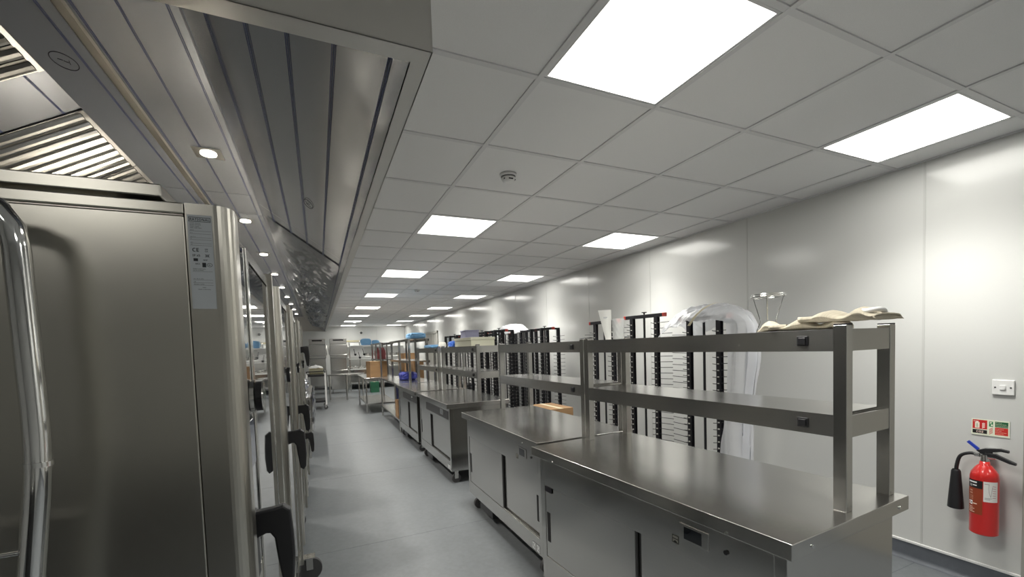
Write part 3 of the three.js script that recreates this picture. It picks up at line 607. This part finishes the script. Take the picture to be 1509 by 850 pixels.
// ------------------------------------------------------------------ things on the near gantry shelf (top at 1.522)
const YS = 1.5236;
{
  const t = thing('wire_stand', 'chrome wire cone stand on the near gantry shelf', 'wire stand', [1.74, YS, -1.18]);
  const ringP = (r, y) => { const a = []; for (let i = 0; i < 20; i++) a.push([Math.cos(i / 20 * 6.2832) * r, y, Math.sin(i / 20 * 6.2832) * r]); return tube(a, 0.0022, 48, 6, 0.5, true); };
  part('ring', ringP(0.062, 0.158), M.chrome, t); part('ring', ringP(0.064, 0.150), M.chrome, t);
  for (let i = 0; i < 3; i++) { const a = 0.5 + i * 2.094, c = Math.cos(a), s = Math.sin(a); part('leg', poly([[0.066 * c, 0.158, 0.066 * s], [0.032 * c, 0.05, 0.032 * s], [0.05 * c, 0.002, 0.05 * s]], 0.0022, 6, 0.008), M.chrome, t); }
}
function glove(label, x, z, turn, lift) {
  const t = thing('oven_glove', label, 'oven glove', [x, YS, z], turn);
  const g = grid(48, 20, (u, v) => {                       // flattened sleeve swept along x
    const a = v * Math.PI * 2, L = 0.30, px = (u - 0.5) * L, hand = u < 0.45 ? Math.sin(Math.min(1, u / 0.18) * Math.PI / 2) : 1;
    const w = (0.058 + 0.012 * Math.sin(u * 7) + 0) * Math.max(0.08, hand) * (u > 0.96 ? 0.96 : 1), h = (0.010 + 0.012 * Math.pow(Math.sin(u * 8.5 + lift), 2)) * Math.max(0.2, hand) * (u > 0.97 ? Math.max(0.02, (1 - u) / 0.03) : 1);
    const n = noise.noise(u * 9, Math.cos(a) * 2, lift * 5) * 0.008;
    return [px, h + h * Math.sin(a) + Math.max(0, n) + 0.001, Math.cos(a) * w + n + 0.012 * Math.sin(u * 6)];
  });
  part('mitt', g, M.cloth, t);
  const thumb = grid(14, 12, (u, v) => { const a = v * Math.PI * 2, w = 0.02 * Math.sin(Math.min(1, (1.02 - u) * 3) * Math.PI / 2); return [-0.06 - u * 0.05 + 0.02, 0.012 + 0.010 * Math.sin(a) + 0.004, 0.045 + u * 0.05 + Math.cos(a) * w]; });
  part('thumb', thumb, M.cloth, t);
  const cuff = []; for (let i = 0; i < 16; i++) { const a = i / 16 * 6.2832; cuff.push([0.145, 0.011 + 0.008 * Math.sin(a), 0.012 * Math.sin(6) + Math.cos(a) * 0.056]); }
  part('cuff_hem', tube(cuff, 0.004, 40, 6, 0.5, true), M.cloth, t);
  return t;
}
glove('cream canvas oven glove lying flat on the near gantry shelf', 1.70, -1.02, -1.2, 0.4);
{ const g = glove('cream canvas oven glove with folded white cuff beside the gantry post', 1.71, -0.90, -1.75, 1.3); g.position.y += 0.024; g.position.x += 0.02;
  part('folded_cuff', [(() => { const r = []; for (let i = 0; i < 14; i++) { const a = i / 14 * 6.2832; r.push([0.1 + 0.034 * Math.cos(a), 0.026 + 0.012 * Math.sin(a) + 0.006 * Math.cos(2 * a), 0.03 * Math.sin(a)]); } return tube(r, 0.0085, 42, 8, 0.5, true); })()], M.white, g, 'white folded cuff'); }
{
  const t = thing('clear_tub', 'clear ribbed plastic tub on the gantry shelf before the plate racks', 'tub', [1.70, YS, -2.1]);
  const g = grid(48, 14, (u, v) => { const a = u * Math.PI * 2, r = 0.033 + 0.004 * v + 0.0016 * Math.sin(u * 6.2832 * 9) * Math.sin(v * 18); return [Math.cos(a) * r, 0.002 + v * 0.125, Math.sin(a) * r]; });
  part('wall', g, M.clear, t); part('bottom', cyl(0.033, 0.033, 0.002, 24, 0, 0.001, 0), M.clear, t);
  const s = thing('paper_sleeve', 'white printed paper sleeve leaning behind the clear plastic tub', 'paper', [1.655, YS, -2.14], -0.66);
  const pg = grid(6, 12, (u, v) => [(u - 0.5) * (0.035 + 0.045 * v) - 0.02 * v, v * 0.185, -0.03 + 0.012 * v + 0.008 * Math.sin(u * 3.14)]);
  const pm = canvasMat(128, 256, g => { g.fillStyle = '#e6e6e2'; g.fillRect(0, 0, 128, 256); g.fillStyle = '#9aa0a6'; g.fillRect(40, 60, 44, 5); g.fillRect(40, 70, 34, 4); }, { side: THREE.DoubleSide });
  part('sheet', pg, pm, s);
}

// ------------------------------------------------------------------ wall fittings on the right
{
  const t = thing('fire_extinguisher', 'red CO2 fire extinguisher with black horn hung on the white wall', 'fire extinguisher', [XR - 0.075, 0.335, -1.075]);
  const R = 0.058;
  part('cylinder', lathe([[0, 0], [R - 0.01, 0.0], [R, 0.008], [R, 0.33], [R - 0.004, 0.355], [R - 0.018, 0.38], [0.03, 0.395], [0.022, 0.402], [0.02, 0.42], [0, 0.42]], 40), M.red, t);
  const lab = canvasMat(512, 512, (g, w, h) => {
    g.fillStyle = '#8d3a1c'; g.fillRect(0, 0, w, h); g.fillStyle = '#111'; g.fillRect(0, 0, w, 120);
    g.fillStyle = '#eee'; g.fillRect(60, 22, 300, 20); g.font = 'bold 44px sans-serif'; g.fillText('CO2', 120, 100); g.fillRect(230, 70, 130, 16);
    g.fillStyle = '#e9c9b0'; g.font = 'bold 30px sans-serif'; g.fillText('CARBON', 110, 175); g.fillText('DIOXIDE', 110, 215); g.font = '20px sans-serif';
    for (let i = 0; i < 3; i++) g.fillText('pull pin, aim, squeeze', 60, 250 + i * 24);
    g.fillStyle = '#fff'; g.fillRect(80, 320, 60, 60); g.fillRect(160, 320, 70, 60); g.fillStyle = '#b03020'; g.font = 'bold 54px sans-serif'; g.fillText('B', 90, 370); g.fillStyle = '#222'; g.fillRect(180, 335, 30, 30);
    g.fillStyle = '#f0d8c8'; g.fillRect(250, 350, 120, 14); for (let i = 0; i < 4; i++) g.fillRect(60, 410 + i * 24, 180 + (i % 2) * 60, 8);
  });
  const patch = (a0, a1, y0, y1, m, nm, l) => { const g = grid(16, 1, (u, v) => { const a = a0 + (a1 - a0) * u; return [Math.cos(a) * (R + 0.0008), y0 + (y1 - y0) * v, Math.sin(a) * (R + 0.0008)]; }); m.side = THREE.DoubleSide; part(nm, g, m, t, l); };
  patch(4.3, 2.95, 0.12, 0.315, lab, 'front_label', 'brown and black printed label');
  const insp = canvasMat(256, 256, (g, w, h) => { g.fillStyle = '#dcdcd8'; g.fillRect(0, 0, w, h); g.strokeStyle = '#7a6a70'; g.lineWidth = 5; g.beginPath(); g.moveTo(20, 30); g.lineTo(90, 30); g.quadraticCurveTo(70, 120, 120, 190); g.lineTo(150, 60); g.stroke(); g.strokeStyle = '#b0606a'; for (let i = 0; i < 6; i++) { g.beginPath(); g.moveTo(150, 50 + i * 30); g.lineTo(215, 60 + i * 28); g.stroke(); } g.fillStyle = '#888'; g.fillRect(20, 205, 120, 6); g.fillRect(20, 220, 90, 6); });
  patch(2.9, 1.85, 0.20, 0.315, insp, 'inspection_label', 'white inspection label with pen marks');
  part('valve', [cyl(0.016, 0.018, 0.04, 20, 0, 0.438, 0), cyl(0.011, 0.011, 0.05, 16, 0, 0.448, 0.02, 'z')], M.chrome, t);
  const lever = extrude([[0, 0], [0.02, 0.012], [0.075, 0.028], [0.1, 0.026], [0.1, 0.034], [0.07, 0.04], [0.01, 0.03], [-0.02, 0.016]], 0.018, 0.002); lever.rotateY(-Math.PI / 2); lever.translate(0.009, 0.462, -0.01);
  const lever2 = extrude([[0, 0], [0.05, -0.006], [0.1, -0.026], [0.122, -0.03], [0.122, -0.022], [0.1, -0.012], [0.05, 0.012], [0, 0.014]], 0.018, 0.002); lever2.rotateY(-Math.PI / 2); lever2.translate(0.009, 0.455, -0.005);
  part('lever', [lever, lever2], M.black, t, 'black squeeze lever');
  const tagG = bb(-0.004, 0.004, -0.008, 0.008, -0.03, 0.03, 0.002); tagG.rotateX(0.75); tagG.translate(-0.008, 0.505, -0.045); part('safety_tag', tagG, M.blue, t, 'blue safety tag');
  part('hose', tube([[0, 0.452, -0.02], [0, 0.455, -0.06], [0, 0.43, -0.1], [0, 0.37, -0.115], [0, 0.33, -0.117]], 0.009, 30, 10), M.black, t);
  part('hose_nut', cyl(0.013, 0.013, 0.02, 6, 0, 0.452, -0.03, 'z'), M.chrome, t);
  part('horn', lathe([[0.016, 0.20], [0.021, 0.19], [0.034, 0.0], [0.036, -0.03], [0.03, -0.034], [0, -0.03]], 24, 0, 0.145, -0.118), M.black, t, 'black discharge horn');
  part('wall_bracket', [bb(0.03, 0.075, 0.43, 0.49, -0.012, 0.022, 0.002), bb(0.05, 0.075, 0.1, 0.13, -0.03, 0.03)], M.chrome, t);
}
{
  const sg = canvasMat(640, 384, (g, w, h) => {
    g.fillStyle = '#dfe3cf'; g.fillRect(0, 0, w, h);
    g.fillStyle = '#c01e1c'; g.fillRect(20, 22, 250, 216); g.fillStyle = '#141414'; g.fillRect(20, 258, 250, 88);
    g.fillStyle = '#f2e6d6'; g.fillRect(60, 80, 80, 140); g.fillRect(80, 56, 40, 26); g.fillRect(34, 52, 90, 12); g.fillStyle = '#b9c7ae'; g.fillRect(84, 110, 28, 90);
    g.fillStyle = '#f6dcd0'; for (let i = 0; i < 4; i++) { g.beginPath(); g.moveTo(180, 110 + i * 34); g.quadraticCurveTo(200, 70 + i * 34, 236, 100 + i * 30); g.lineTo(226, 116 + i * 30); g.quadraticCurveTo(206, 96 + i * 34, 190, 124 + i * 34); g.fill(); }
    g.font = 'bold 64px sans-serif'; g.textAlign = 'center'; g.fillText('CO2', 145, 326);
    g.fillStyle = '#1f7a45'; g.fillRect(302, 40, 66, 120); g.fillStyle = '#e8e6d0'; g.beginPath(); g.ellipse(330, 70, 16, 20, 0.5, 0, 7); g.fill(); g.beginPath(); g.ellipse(346, 124, 18, 20, -0.5, 0, 7); g.fill();
    g.strokeStyle = '#c85048'; g.lineWidth = 12; for (let i = 0; i < 5; i++) { g.beginPath(); g.moveTo(304, 230 + i * 28); g.lineTo(364, 185 + i * 28); g.stroke(); }
    g.fillStyle = '#0f5a34'; g.fillRect(400, 30, 214, 128); g.fillStyle = '#c8291f'; g.fillRect(400, 166, 214, 176);
    g.fillStyle = '#e7ddc8'; g.textAlign = 'left'; g.font = 'bold 20px sans-serif'; ['For use on', 'flammable liquids', 'electrical equipment', '', 'Do not use on', 'solid fires', 'Do not touch horn', 'ventilate area'].forEach((s, i) => g.fillText(s, 412, 58 + i * 38));
  });
  const t = thing('safety_sign', 'small red green and cream CO2 extinguisher sign on the white wall', 'sign', [XR, 0.938, -1.078]);
  part('board', bb(-0.003, 0, -0.047, 0.047, -0.076, 0.076, 0.001), M.offwhite, t);
  const g = new THREE.PlaneGeometry(0.152, 0.094); g.rotateY(-Math.PI / 2); g.translate(-0.0035, 0, 0); part('print', g, sg, t);
  const s = thing('light_switch', 'white plastic light switch plate on the wall above the safety sign', 'light switch', [XR, 1.176, -1.029]);
  part('plate', bb(-0.011, 0, -0.043, 0.043, -0.043, 0.043, 0.004), M.white, s); part('rocker', bb(-0.016, -0.009, -0.013, 0.013, -0.011, 0.011, 0.002), M.white, s);
  for (const z of [-0.03, 0.03]) part('screw', cyl(0.004, 0.004, 0.002, 10, -0.0115, 0, z, 'x'), M.wire, s);
}
// ------------------------------------------------------------------ ceiling devices
function detector(label, x, z) {
  const t = thing('smoke_detector', label, 'smoke detector', [x, CEIL + 0.006, z]);
  part('base', lathe([[0, 0], [0.052, 0], [0.052, -0.012], [0.047, -0.018], [0, -0.018]], 32), M.white, t);
  part('head', lathe([[0, -0.02], [0.043, -0.02], [0.045, -0.03], [0.036, -0.046], [0.022, -0.054], [0, -0.055]], 32), M.white, t);
  part('vents', [cyl(0.0455, 0.0455, 0.003, 32, 0, -0.019, 0), bb(-0.014, 0.014, -0.042, -0.036, 0.036, 0.042), bb(-0.038, -0.034, -0.04, -0.034, 0.01, 0.025), bb(0.034, 0.038, -0.04, -0.034, 0.01, 0.025)], M.slot, t);
}
detector('round white smoke detector on the ceiling tile near the hood corner', 1.135, -2.42);
detector('round white smoke detector on the ceiling midway down the room', 1.663, -7.5);
detector('round white smoke detector hanging before the far ceiling panel', 1.243, -15.9);
{
  const t = thing('security_camera', 'small dark dome camera on a white base high on the far wall', 'security camera', [1.70, 2.3, ZB]);
  part('base', bb(-0.06, 0.06, -0.05, 0.07, 0, 0.05, 0.01), M.white, t); part('dome', new THREE.SphereGeometry(0.055, 18, 12).translate(0, 0, 0.07).toNonIndexed(), M.glass, t);
}

// ------------------------------------------------------------------ far end of the kitchen
function makeTable(name, label, [x0, x1], [z0, z1], y, { shelf = 0.22, levels = [], posts = [], turn = 0, rim = 0.04, leg = 0.02, mat = M.top } = {}) {
  const cx = (x0 + x1) / 2, cz = (z0 + z1) / 2, w = (x1 - x0) / 2, d = Math.abs(z1 - z0) / 2, t = thing(name, label, 'table', [cx, 0, cz], turn);
  part('table_top', bb(-w, w, y - rim, y, -d, d, 0.004), mat, t);
  for (const sx of [-1, 1]) for (const sz of [-1, 1]) part('leg', [cyl(leg, leg, y - rim, 12, sx * (w - 0.04), (y - rim) / 2, sz * (d - 0.05))], M.bright, t);
  if (shelf) part('undershelf', bb(-w + 0.02, w - 0.02, shelf - 0.035, shelf, -d + 0.03, d - 0.03, 0.004), mat, t);
  for (const px of posts) for (const sz of [-1, 0, 1]) if (levels.length) part('shelf_post', bb(px - cx - 0.02, px - cx + 0.02, y, Math.max(...levels), sz * (d - 0.2) - 0.02, sz * (d - 0.2) + 0.02, 0.002, true), M.steel, t);
  for (const ly of levels) part('over_shelf', [bb(posts[0] - cx - 0.03, posts[1] - cx + 0.03, ly - 0.004, ly, -d + 0.12, d - 0.12), bb(posts[0] - cx - 0.03, posts[0] - cx - 0.026, ly - 0.045, ly, -d + 0.12, d - 0.12), bb(posts[1] - cx + 0.026, posts[1] - cx + 0.03, ly - 0.045, ly, -d + 0.12, d - 0.12)], M.steel, t);
  return t;
}
makeTable('prep_table', 'stainless prep table with two over shelves beyond the counters', [1.28, 2.02], [-7.75, -10.2], 0.9, { shelf: 0.24, levels: [1.3, 1.71], posts: [1.56, 1.9] });
makeTable('prep_table', 'stainless table with low dark undershelf and tall over shelves further down', [0.99, 1.75], [-10.65, -12.75], 0.86, { shelf: 0.24, levels: [1.3, 1.71], posts: [1.42, 1.7] });
makeTable('work_table', 'small open stainless table standing askew in the far aisle', [0.36, 1.26], [-14.35, -15.1], 0.80, { shelf: 0, turn: 0.85, rim: 0.035, leg: 0.03 });
// bench on the left with a sheet of plastic hanging from it
makeTable('work_table', 'stainless bench beyond the oven row with crumpled wrapped goods on top', [-0.85, -0.13], [-6.6, -9.0], 0.88, { shelf: 0.25 });
one('plastic_sheet', grid(40, 20, (u, v) => { const z = -6.7 - 2.2 * u; return [-0.105 + 0.03 * noise.noise(u * 20, v * 2, 1) + 0.012 * noise.noise(u * 50, v * 6, 5), 0.885 - v * 0.5, z]; }), M.looseFilm, 'creased shiny film sheet hanging down the bench front', 'plastic sheet');
for (let i = 0; i < 5; i++) {
  const z = -6.85 - i * 0.42, r = 0.15 + 0.04 * rnd();
  const g = new THREE.IcosahedronGeometry(r, 5); const p = g.attributes.position;
  for (let k = 0; k < p.count; k++) { const v = V(p.getX(k), p.getY(k), p.getZ(k)), n = v.clone().normalize(), d = 1 + 0.18 * Math.abs(noise.noise(n.x * 3 + i, n.y * 3, n.z * 3)) - 0.14 * Math.abs(noise.noise(n.x * 8, n.y * 8 + i, n.z * 8)); p.setXYZ(k, v.x * d, Math.max(-r * 0.5, v.y * d * 0.75), v.z * d); }
  g.computeVertexNormals(); g.translate(-0.36, 0.88 + r * 0.5, z);
  one('wrapped_bundle', g, M.looseFilm, 'crumpled film wrapped bundle on the bench beyond the ovens', 'bundle', 'wrapped bundles on the bench');
}
// shelf trolley with trays and a cloth
{
  const t = thing('shelf_trolley', 'three tier trolley with black shelves and white posts by the far bench', 'trolley', [-0.08, 0, -12.6]);
  for (const y of [0.24, 0.58, 0.93]) part('shelf', bb(-0.22, 0.22, y - 0.05, y, -0.38, 0.38, 0.006), M.black, t);
  for (const sx of [-1, 1]) for (const sz of [-1, 1]) part('post', bb(sx * 0.225 - 0.02, sx * 0.225 + 0.02, 0.12, 1.0, sz * 0.37 - 0.02, sz * 0.37 + 0.02, 0.004), M.white, t);
  part('push_handle', poly([[0.225, 0.98, 0.37], [0.225, 1.02, 0.44], [-0.225, 1.02, 0.44], [-0.225, 0.98, 0.37]], 0.014, 8, 0.03), M.black, t);
  castors([[-0.21, -0.35], [-0.21, 0.35], [0.21, -0.35], [0.21, 0.35]], t, 0.05, 0.125);
  for (let i = 0; i < 6; i++) { const o = one('serving_tray', [bb(-0.165, 0.165, 0, 0.02, -0.3, 0.3, 0.008), bb(-0.175, 0.175, 0.018, 0.026, -0.315, 0.315, 0.004)], i % 2 ? M.ochre : M.cream, `flat tray on the shelf trolley, ${['lowest', 'second', 'third', 'fourth', 'fifth', 'topmost'][i]} of its stack`, 'tray', 'trays stacked on the trolley'); o.position.set(-0.08 + rr(-0.02, 0.02), 0.931 + i * 0.0265, -12.62 + rr(-0.02, 0.02)); o.rotation.y = rr(-0.04, 0.04); }
  one('folded_cloth', grid(24, 24, (u, v) => { const a = u * 2 - 1, b = v * 2 - 1, r = Math.max(Math.abs(a), Math.abs(b)); return [-0.08 + a * 0.18, 1.105 + 0.07 * (1 - r * r) + 0.03 * noise.noise(u * 5, v * 5, 2), -12.62 + b * 0.22]; }), new THREE.MeshStandardMaterial({ color: lin(0.75, 0.75, 0.73), roughness: 0.9, side: THREE.DoubleSide }), 'white crumpled cloth on the stack of trays', 'cloth');
}
// hood type dishwashers at the back wall
function dishwasher(label, x0, x1, z) {
  const t = thing('dishwasher', label, 'dishwasher', [(x0 + x1) / 2, 0, z]), w = (x1 - x0) / 2;
  part('body', bb(-w, w, 0.14, 0.86, -0.65, 0, 0.008, true), M.steel, t);
  part('wash_chamber', [bb(-w + 0.04, w - 0.04, 0.86, 1.3, -0.62, -0.06, 0.004, true)], M.steel, t);
  part('chamber_post', [bb(-w + 0.01, -w + 0.04, 0.86, 1.95, -0.64, -0.58), bb(w - 0.04, w - 0.01, 0.86, 1.95, -0.64, -0.58)], M.steel, t);
  part('lift_hood', bb(-w, w, 1.3, 1.8, -0.63, -0.01, 0.02, true), M.top, t);
  part('control_head', bb(-w + 0.01, w - 0.01, 1.82, 2.02, -0.64, -0.05, 0.008, true), M.top, t);
  part('control_strip', bb(-w * 0.6, w * 0.6, 1.94, 1.99, -0.05, -0.046), M.black, t);
  part('hood_handle', poly([[-w - 0.03, 1.8, -0.5], [-w - 0.03, 1.42, 0.03], [w + 0.03, 1.42, 0.03], [w + 0.03, 1.8, -0.5]], 0.013, 8, 0.05), M.bright, t);
  for (const sx of [-1, 1]) for (const z of [-0.05, -0.6]) part('foot', cyl(0.025, 0.022, 0.14, 10, sx * (w - 0.05), 0.07, z), M.bright, t);
  return t;
}
dishwasher('hood dishwasher against the far wall beside the oven row', -0.3, 0.27, -16.9);
dishwasher('hood dishwasher with pale lit front next to the pot shelves', 0.4, 1.0, -16.7);
// sink bench with shelves along the back wall
{
  const t = thing('sink_bench', 'stainless sink bench with wall shelves along the far wall', 'sink', [2.2, 0, -18.3]);
  part('bench_top', bb(-1.15, 1.25, 0.86, 0.92, -0.42, 0.35, 0.004), M.top, t);
  part('sink_bowl', bb(-0.9, -0.25, 0.55, 0.86, -0.3, 0.25, 0.01), M.steel, t);
  for (const x of [-1.1, 0, 1.2]) for (const z of [-0.38, 0.3]) part('leg', cyl(0.02, 0.02, 0.86, 10, x, 0.43, z), M.bright, t);
  part('undershelf', bb(-1.1, 1.2, 0.22, 0.26, -0.38, 0.3), M.white, t);
  for (const y of [1.3, 1.75]) part('wall_shelf', bb(-1.15, 1.2, y - 0.025, y, -0.43, -0.1, 0.003), M.white, t);
  part('tap', poly([[-0.6, 0.92, -0.36], [-0.6, 1.95, -0.36], [-0.6, 1.98, -0.12], [-0.6, 1.5, -0.1]], 0.014, 8, 0.08), M.chrome, t);
}
{
  const t = thing('utensil_rack', 'pale rack frame hung with dark utensils before the far wall', 'rack', [1.55, 0, -17.2]);
  for (const x of [-0.45, 0.7]) for (const z of [-0.15, 0.15]) part('post', bb(x - 0.015, x + 0.015, 0, 1.85, z - 0.015, z + 0.015), M.bright, t);
  for (const y of [0.85, 1.25, 1.75]) part('shelf', bb(-0.46, 0.72, y - 0.03, y, -0.17, 0.17, 0.003), M.white, t);
  part('back_board', bb(-0.40, 0.1, 1.28, 1.72, -0.16, -0.15), M.white, t);
  for (let i = 0; i < 3; i++) { const x = -0.3 + i * 0.16, y = 1.62 - (i % 2) * 0.12; const o = one('hanging_utensil', [rod([1.55 + x, y, -17.0], [1.55 + x + 0.04, y - 0.2, -17.0], 0.012, 6), cyl(0.05, 0.03, 0.07, 12, 1.55 + x + 0.05, y - 0.22, -17.0)], M.black, 'black utensil hanging on the white board of the far rack', 'utensil', 'utensils on the far rack'); }
}
for (let i = 0; i < 6; i++) one('steel_pot', lathe([[0, 0], [0.09, 0], [0.095, 0.02], [0.095, 0.13], [0.1, 0.135], [0.09, 0.135], [0.085, 0.02], [0, 0.01]], 20, 1.9 + i * 0.25, 1.3005, -18.55), M.bright, 'round steel pot on the far wall shelf', 'pot', 'pots on the far wall shelf');
for (let i = 0; i < 5; i++) one('steel_pot', lathe([[0, 0], [0.1, 0], [0.1, 0.1], [0.105, 0.105], [0.093, 0.1], [0.09, 0.01], [0, 0.01]], 20, 1.3 + i * 0.22, 0.8505, -17.2), M.bright, 'low round steel pan on the rack below the utensils', 'pan', 'pans on the utensil rack');
one('wall_rail', bb(1.05, 1.75, 1.93, 1.99, ZB, ZB + 0.06, 0.01), M.ochre, 'brown rail fixed high on the far wall', 'rail');
// cartons and goods on the far tables
carton('large brown cardboard box on the table further down', [1.36, -11.28], [0.42, 0.385, 0.5], 0.861, 0.1);
carton('tall brown cardboard box on the floor beyond the prep table', [2.35, -12.2], [0.4, 1.42, 0.45], 0, 0.2);
carton('open brown cardboard carton standing upright behind the prep table', [2.32, -10.9], [0.25, 1.25, 0.5]);
carton('small brown cardboard box on the prep table undershelf', [1.5, -8.35], [0.3, 0.3, 0.3], 0.2405);
carton('dark green crate shaped box on the floor before the sink bench', [1.85, -16.2], [0.3, 0.38, 0.35], 0, 0, M.green);
carton('dark navy box on the floor behind the further table', [2.05, -11.4], [0.4, 0.75, 0.4], 0, 0, M.navy);
function lumpy(name, label, cat, mat, [x, y, z], [w, h, d], k, group) {
  const g = new THREE.IcosahedronGeometry(1, 6), p = g.attributes.position;
  for (let i = 0; i < p.count; i++) { const v = V(p.getX(i), p.getY(i), p.getZ(i)), s = 1 - 0.2 * Math.abs(noise.noise(v.x * 2.5 + k, v.y * 2.5, v.z * 2.5)) - 0.1 * Math.abs(noise.noise(v.x * 7 + k, v.y * 7, v.z * 7)); const sq = t => Math.sign(t) * Math.pow(Math.abs(t), 0.6); p.setXYZ(i, sq(v.x) * s * w / 2, Math.max(0, (sq(v.y) * s + 0.85) / 1.85) * h, sq(v.z) * s * d / 2); }
  g.computeVertexNormals(); const o = one(name, g, mat, label, cat, group); o.position.set(x, y, z); return o;
}
lumpy('glove_bag', 'light blue bag of gloves on the prep table over shelf', 'bag', M.lightblue, [1.73, 1.711, -8.1], [0.36, 0.12, 0.5], 1);
lumpy('glove_bag', 'light blue plastic bag on top of the utensil rack', 'bag', M.lightblue, [1.72, 1.7505, -17.2], [0.42, 0.27, 0.3], 4);
lumpy('glove_bag', 'low light blue plastic bag at the end of the utensil rack top', 'bag', M.lightblue, [2.08, 1.7505, -17.2], [0.3, 0.2, 0.3], 9);
lumpy('blue_bag', 'bright blue plastic bag lying on the prep table', 'bag', M.navy, [1.66, 0.9005, -8.7], [0.36, 0.17, 0.5], 2);
lumpy('pale_cloth', 'pale blue folded cloth on the gantry behind the prep table end', 'cloth', M.lightblue, [1.8, YS, -7.15], [0.24, 0.06, 0.5], 3);
lumpy('paper_roll', 'small cream paper bundle beside the pale blue cloth', 'paper', M.offwhite, [1.8, YS, -6.5], [0.12, 0.09, 0.14], 5);
lumpy('blue_bag', 'bright blue plastic bag on the gantry beside the yellow tub', 'bag', M.blueBag, [1.8, YS, -5.72], [0.24, 0.09, 0.30], 6);
one('yellow_tub', lathe([[0, 0], [0.05, 0], [0.055, 0.06], [0.058, 0.062], [0.058, 0.07], [0, 0.072]], 20, 1.76, YS, -5.42), M.yellow, 'small yellow lidded tub on the gantry beside the cream box', 'tub');
{
  const t = thing('storage_box', 'long flat cream box on the gantry', 'box', [1.8, YS, -5.02]);
  part('base', bb(-0.15, 0.15, 0, 0.07, -0.32, 0.32, 0.004), M.cream, t); part('lid', bb(-0.155, 0.155, 0.071, 0.105, -0.325, 0.325, 0.004), M.cream, t);
  const u = thing('storage_box', 'grey lilac box standing on the long cream box', 'box', [1.8, YS + 0.1055, -5.17]);
  part('base', bb(-0.09, 0.09, 0, 0.08, -0.1, 0.1, 0.004), M.lilac, u); part('lid', bb(-0.094, 0.094, 0.081, 0.1, -0.104, 0.104, 0.004), M.lilac, u);
}
for (let i = 0; i < 4; i++) one('red_bottle', lathe([[0, 0], [0.05, 0], [0.05, 0.2], [0.02, 0.26], [0.02, 0.3], [0, 0.3]], 16, 1.5 + (i % 2) * 0.13, 1.3005, -12.3 + i * 0.17), M.pinkRed, 'dull red bottle on the lower over shelf further down', 'bottle', 'red bottles on the over shelf');
one('waste_bin', lathe([[0, 0], [0.17, 0], [0.2, 0.62], [0.215, 0.63], [0.215, 0.66], [0.19, 0.68], [0, 0.69]], 28, 3.15, 0, -9.4), M.black, 'black round waste bin by the white wall beyond the plate racks', 'bin');

// ------------------------------------------------------------------ shadows, render
scene.traverse(o => { if (o.isMesh) { o.castShadow = true; o.receiveShadow = true; } if (o.isSpotLight) o.castShadow = true; });
renderer.render(scene, camera);
